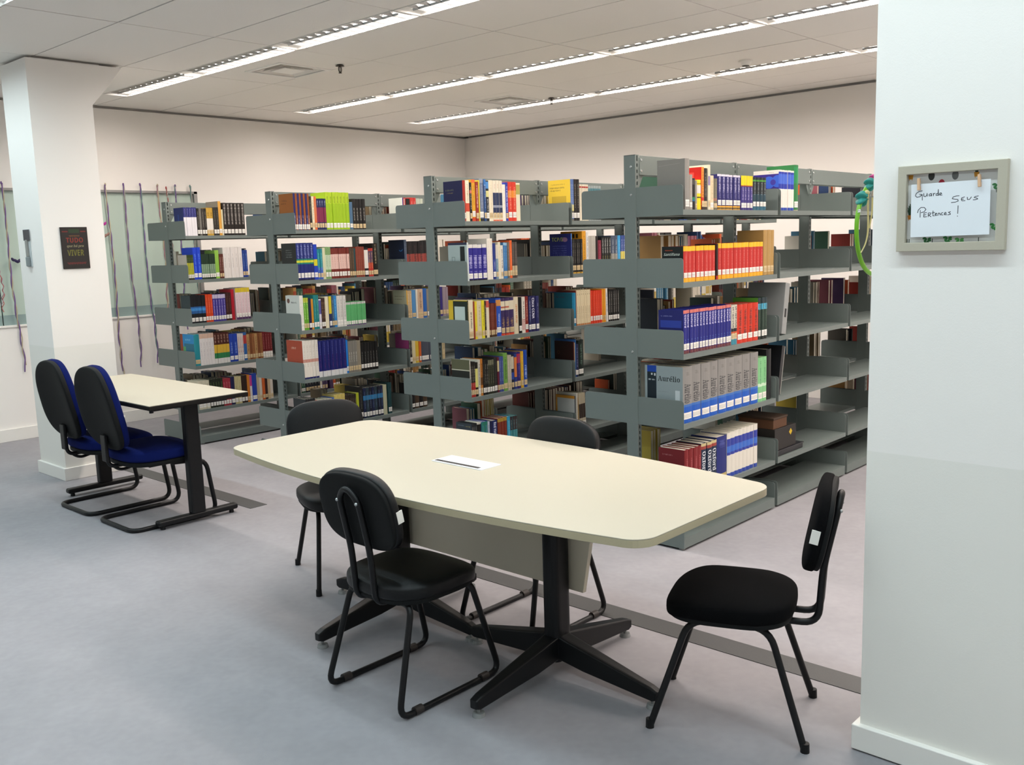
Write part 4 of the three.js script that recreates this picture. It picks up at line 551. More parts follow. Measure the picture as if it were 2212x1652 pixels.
// ---- the rest of the stock: far sides and far bays, too small or too hidden to count
const POOL = ['#20242c', '#2c2a28', '#55524c', '#8a8578', '#b8b0a0', '#d0c8b8', '#5a2a24', '#7d2a22', '#243a5c', '#2a4a86', '#3a5a48', '#1f2f2a', '#6a5a42', '#a87f4a', '#c0562f', '#c8b04a', '#4a3a5a', '#86505a', '#ddd8cc', '#3f6f8a'].map((c) => spine(c, rnd() < 0.4 ? [[rr(0.4, 0.6), rr(0.7, 0.95), pick(['#d8d2c4', '#23262c', '#a8452c', '#b89a4a'])]] : [], pick(['#c8c2b4', '#7d786c', null])));
function fill(row, level, far, xa, xb, hMin, hMax, density = 1) {
  const [, zc] = ROWS[row], y = LEVEL[level] + LIP + 0.0004, s = far ? -1 : 1; let x = xa;
  while (x < xb) {
    const sp = pick(POOL), n = 1 + Math.floor(rnd() * rnd() * 6), t = rr(0.013, 0.038), h = rr(hMin, hMax), d = Math.min(0.22, h * 0.72), lab = pick(['w', 't', 'w', 0]);
    for (let k = 0; k < n && x + t < xb; k++, x += t) if (rnd() < density) addBook({ x: far ? x + t : x, y, z: zc + s * (HALF - 0.02 - rnd() * 0.01), t: t - 0.0006, h, d, sp, lab, far, area: 0 });
    if (rnd() > density) x += rr(0.05, 0.25);
  }
}
for (let r = 0; r < 4; r++) for (let l = 0; l < 5; l++) for (let b = 0; b < 4; b++) {
  const xs = ROWS[r][0] + 0.04 + b * PITCH_X, xe = ROWS[r][0] + (b + 1) * PITCH_X - 0.03;
  if (b === 3 && r > 1) continue;
  fill(r, l, true, xs + (b === 0 ? (r === 3 ? 0.1 : rr(0.3, 0.45)) : 0), xe - rr(0, 0.35), 0.19, 0.25, r === 0 && b > 0 ? 0.5 : 0.95);
  if (b >= 2 && r > 0) fill(r, l, false, Math.max(xs, (LASTX[r + '/' + l] || 0) + 0.004), xe - rr(0, 0.3), 0.19, 0.27, 0.95);
  if (b === 1 && r === 3) fill(r, l, false, xs, xe - 0.2, 0.19, 0.25, 0.95);
}
const atlasTex = new THREE.CanvasTexture(atlasCanvas); atlasTex.colorSpace = THREE.SRGBColorSpace;
const matBook = new THREE.MeshPhysicalMaterial({ map: atlasTex, roughness: 0.5, specularIntensity: 0.6 });
{
  const singles = BOOKS.filter((b) => b.label).sort((a, b) => b.area - a.area), chosen = new Set(singles.slice(0, 315)), rest = [];
  let made = 0;
  for (const b of BOOKS) {
    const g = bookGeo(b.t, b.h, b.d, b.sp, b.cv, b.lab, b.lf);
    if (chosen.has(b)) {
      const o = thing('book', b.label, 'book', [b.x, b.y, b.z], 0, b.group); made++;
      if (b.lean) { o.rotation.z = b.lean; if (b.lean < 0) { o.position.y += 0.0005 + b.t * Math.sin(-b.lean); } }
      mesh('cover', g.cover, matBook, o); mesh('page_block', g.pages, matBook, o); if (g.label) mesh('spine_label', g.label, matBook, o);
    } else {
      const m = new THREE.Matrix4().makeRotationY(b.far ? Math.PI : 0).setPosition(b.x, b.y, b.z);
      for (const q of [g.cover, g.pages, g.label]) if (q) rest.push(q.applyMatrix4(m));
    }
  }
  const m = single('shelved_books', mergeGeometries(rest, false), matBook, 'remaining rows of mixed books on the back and far shelves', 'books'); m.userData.kind = 'stuff';
  console.log('books', BOOKS.length, 'single', made, 'spines', nSpine, 'covers', nCover);
}

// ------------------------------------------------------------------ meeting table
{
  const cx = 2.553, cz = -2.622, HL = 1.112, TOPY = 0.742, TH = 0.027;
  const t = thing('meeting_table', 'long boat-shaped cream meeting table on two black star-footed posts', 'table', [cx, 0, cz]);
  const half = (z) => 0.503 - 0.112 * (z / HL) * (z / HL), s = new THREE.Shape(), r = 0.085, ends = half(HL - r);
  // outline in (x, z)
  const P2 = []; const N = 24;
  const corner = (sx, sz) => { const xe = half(HL - r); const o = []; for (let k = 0; k <= 8; k++) { const a = Math.PI / 2 * k / 8; o.push([sx * (xe - r + r * Math.cos(a)), sz * (HL - r + r * Math.sin(a))]); } return o; };
  for (let k = 0; k <= N; k++) { const z = -(HL - r) + 2 * (HL - r) * k / N; P2.push([half(z), z]); }
  P2.push(...corner(1, 1).slice(1)); P2.push(...corner(-1, 1).reverse());
  for (let k = 1; k <= N; k++) { const z = (HL - r) - 2 * (HL - r) * k / N; P2.push([-half(z), z]); }
  P2.push(...corner(-1, -1).slice(1)); P2.push(...corner(1, -1).reverse().slice(0, -1));
  const shape = new THREE.Shape(P2.map(([x, z]) => new THREE.Vector2(x, -z)));
  const topG = (y0, y1, bev) => metric(new THREE.ExtrudeGeometry(shape, { depth: y1 - y0 - 2 * bev, bevelEnabled: bev > 0, bevelThickness: bev, bevelSize: bev, bevelOffset: -bev, bevelSegments: 2 }).rotateX(-Math.PI / 2).translate(0, y0 + bev, 0));
  const top = mesh('tabletop', topG(TOPY - 0.004, TOPY, 0.0015), matLaminate, t);
  mesh('edge_band', topG(TOPY - TH, TOPY - 0.004, 0.001), matEdge, t);
  // cable box
  const cb = mesh('cable_box', rbox(-0.052, 0.062, TOPY - 0.002, TOPY + 0.0035, -0.155, 0.125, 0.002), std('#e6e8ec', 0.4), t);
  mesh('cable_slot', box(-0.044, -0.026, TOPY + 0.0025, TOPY + 0.0042, -0.145, 0.1), std('#0d0d0e', 0.6), cb);
  mesh('modesty_panel', metric((() => { const m = new THREE.Shape([[-0.53, 0.315], [0.525, 0.315], [0.60, TOPY - TH], [-0.60, TOPY - TH]].map((p) => new THREE.Vector2(...p))); return new THREE.ExtrudeGeometry(m, { depth: 0.018, bevelEnabled: true, bevelThickness: 0.001, bevelSize: 0.001, bevelSegments: 1 }).rotateY(-Math.PI / 2).translate(0.075, 0, 0); })()), matPanel, t);
  const legShape = new THREE.Shape([[0.03, 0.075], [0.14, 0.058], [0.43, 0.034], [0.445, 0.04], [0.445, 0.062], [0.42, 0.072], [0.12, 0.135], [0.03, 0.155]].map((p) => new THREE.Vector2(...p)));
  const legG = (() => { const g = new THREE.ExtrudeGeometry(legShape, { depth: 0.03, bevelEnabled: true, bevelThickness: 0.012, bevelSize: 0.006, bevelSegments: 3 }).translate(0, 0, -0.015); const p = g.attributes.position; for (let i = 0; i < p.count; i++) p.setZ(i, p.getZ(i) * (1.25 - 0.6 * Math.max(0, p.getX(i)) / 0.445)); g.computeVertexNormals(); return g; })();
  const padG = merge([new THREE.CylinderGeometry(0.02, 0.023, 0.014, 20).translate(0.425, 0.007, 0), new THREE.CylinderGeometry(0.006, 0.006, 0.03, 10).translate(0.425, 0.025, 0)]);
  const post = new THREE.Shape(); { const a = 0.046, b = 0.036, q = 0.028; post.moveTo(-a + q, -b); post.lineTo(a - q, -b); post.quadraticCurveTo(a, -b, a, -b + q); post.lineTo(a, b - q); post.quadraticCurveTo(a, b, a - q, b); post.lineTo(-a + q, b); post.quadraticCurveTo(-a, b, -a, b - q); post.lineTo(-a, -b + q); post.quadraticCurveTo(-a, -b, -a + q, -b); }
  for (const pz of [-0.445, 0.445]) {
    mesh('post', new THREE.ExtrudeGeometry(post, { depth: TOPY - TH - 0.062, bevelEnabled: false, curveSegments: 6 }).rotateX(-Math.PI / 2).translate(0, 0.062, pz), matBlackMetal, t);
    mesh('top_bracket', metric(rbox(-0.26, 0.26, TOPY - TH - 0.03, TOPY - TH, pz - 0.025, pz + 0.025, 0.006)), matBlackMetal, t);
    for (let k = 0; k < 4; k++) { const l = mesh('foot_arm', legG, matBlackMetal, t); l.position.z = pz; l.rotation.y = k * Math.PI / 2; mesh('levelling_pad', padG, matPad, l); }
  }
}
// ------------------------------------------------------------------ small rectangular table
{
  const x0 = 2.434, x1 = 3.06, z0 = -6.56, z1 = -5.03, Y = 0.76, cx = 2.75;
  const t = thing('reading_table', 'rectangular cream reading table with black edge on two T-shaped legs', 'table', [cx, 0, (z0 + z1) / 2]);
  const hx = (x1 - x0) / 2, hz = (z1 - z0) / 2;
  mesh('tabletop', metric(rbox(-hx, hx, Y - 0.004, Y, -hz, hz, 0.0015)), matLaminate, t);
  mesh('edge_band', metric(rbox(-hx - 0.002, hx + 0.002, Y - 0.028, Y - 0.004, -hz - 0.002, hz + 0.002, 0.004)), matBlackEdge, t);
  mesh('cross_beam', metric(rbox(-0.02, 0.02, Y - 0.075, Y - 0.028, -hz + 0.14, hz - 0.14, 0.004)), matBlackMetal, t);
  for (const s of [-1, 1]) {
    const zc = s * (hz - 0.14);
    mesh('leg_post', metric(rbox(-0.045, 0.045, 0.05, Y - 0.028, zc - 0.028, zc + 0.028, 0.012, 3)), matBlackMetal, t);
    const bar = mesh('floor_bar', metric(rbox(-0.26, 0.26, 0.022, 0.056, zc - 0.028, zc + 0.028, 0.012, 3)), matBlackMetal, t);
    for (const e of [-1, 1]) mesh('foot_pad', new THREE.CylinderGeometry(0.013, 0.015, 0.024, 12).translate(e * 0.225, 0.012, zc), matBlackMetal, bar);
    mesh('top_bar', metric(rbox(-0.24, 0.24, Y - 0.055, Y - 0.028, zc - 0.022, zc + 0.022, 0.004)), matBlackMetal, t);
  }
  mesh('corner_bolt', new THREE.CylinderGeometry(0.012, 0.012, 0.016, 12).translate(-hx + 0.02, Y - 0.036, hz - 0.02), matBlackMetal, t);
}
// ------------------------------------------------------------------ chairs (front looks to +z)
// cushion standing upright: squarish outline in x-y, thin in z
function pad(w, h, th, e, bendZ = 0, topNarrow = 0) {
  return cushion(w / 2, th / 2, h / 2, 0.45, e, (p) => { const k = p.z / h; p.x *= 1 - topNarrow * (k + 0.5); p.y += bendZ * (p.x / w) * (p.x / w) * 4; return p; }).rotateX(-Math.PI / 2).rotateX(0);
}
function blackChair(label, kind, pos, turn, seatMat, group, tagSide) {
  const t = thing('visitor_chair', label, 'chair', pos, turn, group), R = 0.0115, SEAT = 0.455;
  const seat = mesh('seat', cushion(0.208, 0.04, 0.208, 0.5, 0.62, (p) => { if (p.z > 0.08) p.y -= (p.z - 0.08) * (p.z - 0.08) * 1.6; if (p.z < -0.1) p.x *= 1 - (-0.1 - p.z) * 0.7; return p; }).translate(0, SEAT - 0.036, 0.005), seatMat, t);
  mesh('seat_shell', cushion(0.2, 0.016, 0.2, 0.4, 0.58, (p) => { if (p.z < -0.1) p.x *= 1 - (-0.1 - p.z) * 0.7; return p; }).translate(0, SEAT - 0.066, 0.005), matShell, seat);
  const BT = 0.2; // the back leans away by this angle
  const back = new THREE.Group(); back.name = 'backrest'; const BZ = kind === 'legs' ? -0.05 : 0.02, BY = kind === 'legs' ? -0.012 : 0; back.position.set(0, 0.705 + BY, -0.225 + BZ); back.rotation.x = -BT; t.add(back);
  mesh('back_cushion', pad(0.395, 0.285, 0.05, 0.66, 0.012).translate(0, 0, 0.012), seatMat, back);
  mesh('back_shell', pad(0.385, 0.275, 0.03, 0.66, 0.012).translate(0, 0, -0.008), matShell, back);
  // inverted U strap carrying the back
  const b0 = -0.052, yb = SEAT - 0.085;
  mesh('back_support', bent([[b0, yb, 0.02], [b0, yb, -0.222 + BZ], [b0, 0.56, -0.235 + BZ], [b0, 0.755, -0.276 + BZ], [0, 0.80, -0.285 + BZ], [-b0, 0.755, -0.276 + BZ], [-b0, 0.56, -0.235 + BZ], [-b0, yb, -0.222 + BZ], [-b0, yb, 0.02]], 0.0115, 0.05), matBlackMetal, t);
  const gB = new THREE.SphereGeometry(0.0065, 8, 6);
  for (const [bx, by] of [[b0, 0.745], [0, 0.787], [-b0, 0.745]]) mesh('screw', gB, matBolt, t).position.set(bx, by, -0.284 + BZ);
  if (tagSide) mesh('inventory_tag', rbox(-0.013, 0.013, -0.022, 0.022, -0.002, 0.002, 0.0008).translate(0, 0, 0).rotateY(Math.PI / 2).rotateX(-0.2), matTag, t).position.set(tagSide * 0.1965, 0.71 + BY, -0.216 + BZ);
  if (kind === 'sled') {
    for (const s of [-1, 1]) {
      const x = s * 0.2, xi = s * 0.165, yT = SEAT - 0.083;
      mesh('sled_frame', bent([[xi * 0.55, yT, -0.13], [xi, yT, -0.14], [x, R, -0.245], [x, R, 0.25], [xi, yT, 0.15], [xi * 0.55, yT, 0.14]], R, 0.055), matBlackMetal, t);
      for (const z of [-0.16, 0.165]) mesh('glide', new THREE.CylinderGeometry(0.0155, 0.0155, 0.035, 10).rotateX(Math.PI / 2).translate(x, R + 0.004, z), matRusty, t);
    }
    for (const z of [-0.13, 0.14]) mesh('cross_bar', metric(rbox(-0.1, 0.1, SEAT - 0.092, SEAT - 0.074, z - 0.012, z + 0.012, 0.004)), matBlackMetal, t);
  } else {
    const LY = SEAT - 0.085;
    for (const s of [-1, 1]) {
      mesh('leg', bent([[s * 0.13, LY, 0.0], [s * 0.14, LY, 0.125], [s * 0.185, 0.006, 0.245]], R, 0.06), matBlackMetal, t);
      mesh('leg', bent([[s * 0.13, LY, 0.0], [s * 0.14, LY, -0.13], [s * 0.19, 0.006, -0.245]], R, 0.06), matBlackMetal, t);
      for (const q of [[s * 0.1853, 0.246], [s * 0.1903, -0.2465]]) mesh('foot_cap', new THREE.CylinderGeometry(0.0135, 0.0145, 0.03, 12).translate(q[0], 0.015, q[1]), matBlackMetal, t);
    }
    mesh('cross_bar', metric(rbox(-0.13, 0.13, LY - 0.01, LY + 0.01, -0.115, -0.095, 0.004)), matBlackMetal, t);
  }
  return t;
}
blackChair('black vinyl visitor chair on a sled frame, back towards the open floor', 'sled', [2.165, 0, -2.55], Math.PI / 2, matVinyl, null, -1);
blackChair('black vinyl sled chair across the meeting table, facing the open floor', 'sled', [2.888, 0, -2.59], -Math.PI / 2, matVinyl, null, 1);
blackChair('black fabric four-legged chair at the table end by the framed print', 'legs', [2.70, 0, -1.524], Math.atan2(-0.18, -0.455), matFabric, null, 1);
blackChair('glossy black vinyl four-legged chair at the far end of meeting table', 'legs', [2.73, 0, -3.70], Math.atan2(-0.193, 0.433), matVinyl, null, 0);
function blueChair(label, pos, turn) {
  const t = thing('cantilever_chair', label, 'chair', pos, turn), R = 0.0135, SEAT = 0.475;
  const seat = mesh('seat', cushion(0.245, 0.045, 0.235, 0.5, 0.7, (p) => { if (p.z > 0.1) p.y -= (p.z - 0.1) * (p.z - 0.1) * 1.8; return p; }).translate(0, SEAT - 0.045, 0.01), matBlue, t);
  mesh('seat_shell', cushion(0.235, 0.02, 0.225, 0.4, 0.7).translate(0, SEAT - 0.092, 0.01), matShell, seat);
  const back = new THREE.Group(); back.name = 'backrest'; back.position.set(0, 0.722, -0.28); back.rotation.x = -0.2; t.add(back);
  mesh('back_cushion', pad(0.465, 0.505, 0.06, 0.72, 0.03, 0.1).translate(0, 0, 0.03), matBlue, back);
  mesh('back_shell', pad(0.47, 0.51, 0.05, 0.72, 0.03, 0.1).translate(0, 0, 0.0), matShell, back);
  mesh('back_bar', bent([[0, SEAT - 0.105, 0.02], [0, SEAT - 0.105, -0.27], [0, SEAT + 0.03, -0.275], [0, 0.55, -0.268]], 0.012, 0.045), matBlackMetal, t);
  mesh('back_bracket', metric(rbox(-0.03, 0.03, SEAT - 0.07, SEAT + 0.09, -0.292, -0.272, 0.006)), matBlackMetal, t);
  mesh('support_strut', bent([[0, SEAT - 0.12, -0.10], [0, SEAT - 0.14, -0.2], [0, SEAT - 0.08, -0.27]], 0.009, 0.04), matBlackMetal, t);
  mesh('sled_frame', bent([[-0.16, SEAT - 0.118, 0.04], [-0.225, SEAT - 0.118, 0.225], [-0.225, R, 0.275], [-0.225, R, -0.26], [0.225, R, -0.26], [0.225, R, 0.275], [0.225, SEAT - 0.118, 0.225], [0.16, SEAT - 0.118, 0.04]], R, 0.07, 12), matBlackMetal, t);
  mesh('seat_plate', metric(rbox(-0.16, 0.16, SEAT - 0.122, SEAT - 0.104, -0.1, 0.16, 0.004)), matBlackMetal, t);
  mesh('inventory_tag', rbox(-0.018, 0.018, -0.006, 0.006, -0.0015, 0.0015, 0.0008).rotateY(-1.2), matTag, t).position.set(-0.213, 0.69, -0.255);
  return t;
}
blueChair('blue fabric cantilever chair at the reading table, nearer the meeting table', [2.63, 0, -5.445], Math.PI / 2);
blueChair('blue fabric cantilever chair at the reading table, beside the poster column', [2.63, 0, -6.02], Math.PI / 2);

// ------------------------------------------------------------------ ceiling fittings
DIFFUSERS.forEach(([x, z], i) => {
  const t = thing('air_diffuser', ['square white air diffuser beside the strip over the shelving ends', 'square white air diffuser beside the strip nearest the plain wall'][i], 'vent', [x, CEIL, z], 0, 'square ceiling air diffusers'), s = 0.235;
  const ring = (a, b, y0, y1) => merge([box(-a, a, y0, y1, -a, -b), box(-a, a, y0, y1, b, a), box(-a, -b, y0, y1, -b, b), box(b, a, y0, y1, -b, b)]);
  // a sloping square vane: wide edge low
  const vane = (a, b, y0, y1) => { const g = new THREE.CylinderGeometry(b * Math.SQRT2, a * Math.SQRT2, y1 - y0, 4, 1, true).toNonIndexed().rotateY(Math.PI / 4).translate(0, (y0 + y1) / 2, 0); g.computeVertexNormals(); return g; };
  const two = new THREE.MeshStandardMaterial({ color: '#ebe7e2', roughness: 0.6, side: THREE.DoubleSide });
  mesh('frame', metric(ring(s, s - 0.032, -0.007, 0.0)), matWhiteMetal, t);
  mesh('neck', metric(merge([ring(0.207, 0.204, 0.0, 0.09), box(-0.207, 0.207, 0.09, 0.094, -0.207, 0.207)])), matWhiteMetal, t);
  for (const [a, b] of [[0.185, 0.14], [0.14, 0.095]]) mesh('vane', vane(a, b, -0.004, 0.045), two, t);
  mesh('center_plate', metric(rbox(-0.095, 0.095, -0.008, -0.002, -0.095, 0.095, 0.002)), matWhiteMetal, t);
});
for (const [x, z, lab] of [[4.582, -5.919, 'bronze pendent sprinkler head near the shelving ends'], [7.16, -6.017, 'bronze pendent sprinkler head near the plain wall strip']]) {
  const t = thing('sprinkler', lab, 'sprinkler', [x, CEIL, z], 0, 'ceiling sprinkler heads'), m = std('#3a302a', 0.5, { metalness: 0.4 });
  mesh('escutcheon', new THREE.CylinderGeometry(0.022, 0.034, 0.01, 20).translate(0, -0.005, 0), m, t);
  mesh('frame_arm', merge([tube([[0.006, -0.008, 0], [0.013, -0.025, 0], [0.012, -0.045, 0], [0.003, -0.056, 0]], 0.0035, 12, 8), tube([[-0.006, -0.008, 0], [-0.013, -0.025, 0], [-0.012, -0.045, 0], [-0.003, -0.056, 0]], 0.0035, 12, 8)]), m, t);
  mesh('bulb', new THREE.CylinderGeometry(0.003, 0.003, 0.042, 8).translate(0, -0.032, 0), m, t);
  mesh('deflector', new THREE.CylinderGeometry(0.014, 0.012, 0.003, 16).translate(0, -0.06, 0), m, t);
}
{
  const t = thing('smoke_detector', 'round white smoke detector on the ceiling between two light strips', 'smoke detector', [6.95, CEIL, -3.84]);
  mesh('base', new THREE.CylinderGeometry(0.052, 0.056, 0.014, 28).translate(0, -0.007, 0), matWhiteMetal, t);
  mesh('sensor_cap', new THREE.CylinderGeometry(0.042, 0.03, 0.026, 28).translate(0, -0.027, 0), matWhiteMetal, t);
  mesh('vent_slots', new THREE.CylinderGeometry(0.0305, 0.0275, 0.006, 28).translate(0, -0.04, 0), std('#4a453f', 0.8), t);
}
// ------------------------------------------------------------------ ribbons before the window
{
  const cols = { purple: std('#75588f', 0.8), beige: std('#b5a98f', 0.85), teal: std('#6f8a88', 0.8), rose: std('#a07a88', 0.8), red: std('#b05a58', 0.8), grey: std('#9a9590', 0.85) };
  const R = [[3.136, 2.245, 0.66, 'purple', 'beige', 'behind the poster column'], [3.04, 1.62, 1.2, 'red', 'rose', 'short one beside the far window edge'], [4.042, 2.253, 0.5, 'beige', 'purple', 'nearest the poster column'], [4.214, 2.257, 0.58, 'purple', 'grey', 'second from the poster column'], [4.377, 2.261, 0.6, 'purple', 'teal', 'third from the poster column'], [4.554, 2.257, 1.0, 'beige', 'rose', 'behind the rack end'], [4.64, 2.235, 1.6, 'red', 'grey', 'thin short one behind the rack'], [4.736, 2.257, 0.9, 'purple', 'teal', 'over the rack corner'], [4.893, 2.256, 0.9, 'teal', 'grey', 'closest to the window end']];
  R.forEach(([x, y1, y0, a, b, where], i) => {
    const t = thing('ribbon', `${a} and ${b} braided ribbon hanging on the window, ${where}`, 'ribbon', [x, 0, ZB + 0.022], 0, 'braided ribbons on the window');
    const n = 26, ph = rr(0, 6);
    for (const [k, c] of [[0, a], [1, b]]) {
      const pts = []; for (let j = 0; j <= n; j++) { const f = j / n, w = 0.006 + 0.02 * f * f; pts.push([Math.sin(f * 7 + ph) * w * 0.8 + (k ? -1 : 1) * (0.003 + 0.005 * f) * Math.cos(f * 40 + ph) + f * 0.02, y1 - (y1 - y0 + (k ? 0 : 0.06)) * f, 0.006 * Math.sin(f * 40 + ph + k * Math.PI)]); }
      mesh('strand', tube(pts, i === 6 || i === 1 ? 0.0035 : 0.0055, 90, 6), cols[c], t);
    }
    mesh('knot', new THREE.SphereGeometry(0.008, 10, 8).scale(1, 1.8, 1).translate(0, y1, 0), cols[a], t);
  });
  const bow = (x, y, c, label) => { const t = thing('paper_bow', label, 'bow', [x, y, ZB + 0.03]), m = std(c, 0.7, { side: THREE.DoubleSide }); for (const s of [-1, 1]) mesh('loop', cushion(0.026, 0.022, 0.008, 1, 1, (p) => { p.y *= 0.5 + Math.abs(p.x) * 22; p.x += s * 0.026; p.y += s * p.x * 0.5; return p; }), m, t); mesh('knot', new THREE.SphereGeometry(0.014, 10, 8), m, t); };
  bow(3.2, 1.57, '#2a1f4a', 'dark purple paper bow on the window glass'); bow(3.965, 1.875, '#b02a90', 'magenta paper bow on the window edge'); bow(3.985, 1.777, '#8a6a60', 'brown paper bow under the magenta one');
}
// ------------------------------------------------------------------ poster and holder on the left column
{
  const tex = canvasTex(384, 592, (g, w, h) => {
    g.fillStyle = '#2a2422'; g.fillRect(0, 0, w, h); g.fillStyle = '#2c4a2a'; g.fillRect(w * 0.3, h * 0.04, w * 0.4, h * 0.1); g.fillStyle = '#8a2f26'; g.fillRect(w * 0.05, h * 0.09, w * 0.22, h * 0.03); g.fillRect(w * 0.74, h * 0.09, w * 0.2, h * 0.03);
    g.textAlign = 'center'; g.fillStyle = '#a06a2c'; for (let i = 0; i < 22; i++) g.fillRect(w * 0.3 + i * 7, h * 0.19 + (i * 37 % 5), 4, 14 + (i * 13 % 9));
    g.fillStyle = '#a83a28'; g.font = 'bold 96px sans-serif'; g.fillText('TUDO', w / 2, h * 0.37, w * 0.66);
    g.fillStyle = '#b8b48a'; g.font = 'italic bold 46px serif'; g.fillText('que há pra', w / 2, h * 0.48, w * 0.64);
    g.fillStyle = '#8a8a34'; g.font = 'bold 120px sans-serif'; g.fillText('VIVER', w / 2, h * 0.69, w * 0.62);
    g.fillStyle = '#8f2a28'; for (let i = 0; i < 34; i++) g.fillRect(w * 0.16 + i * 8, h * 0.84 + (i * 29 % 11), 5, 20 + (i * 17 % 14));
  });
  const t = thing('poster', 'dark poster lettered TUDO que há pra VIVER on the column', 'poster', [2.9, 1.66, -6.906]);
  mesh('board', rbox(-0.0945, 0.0945, -0.1465, 0.1465, 0, 0.01, 0.0015), std('#241f1d', 0.6), t);
  mesh('print', new THREE.PlaneGeometry(0.187, 0.291).translate(0, 0, 0.0104), std('#c9c4c2', 0.55, { map: tex }), t);
  const d = thing('wall_holder', 'narrow grey holder with a dark card on the column side', 'holder', [2.687, 1.667, -7.172]);
  mesh('back_plate', rbox(-0.006, 0, -0.132, 0.134, -0.046, 0.046, 0.002), std('#c4cacb', 0.35), d);
  mesh('card', rbox(-0.011, -0.006, 0.055, 0.132, -0.052, 0.052, 0.001), std('#4f4a4c', 0.6), d);
  mesh('handle_strip', rbox(-0.02, -0.006, -0.06, 0.06, -0.014, 0.016, 0.004), std('#97948f', 0.5), d);
  mesh('grip', rbox(-0.022, -0.006, -0.128, -0.06, -0.024, 0.03, 0.006), std('#83898a', 0.5), d);
}
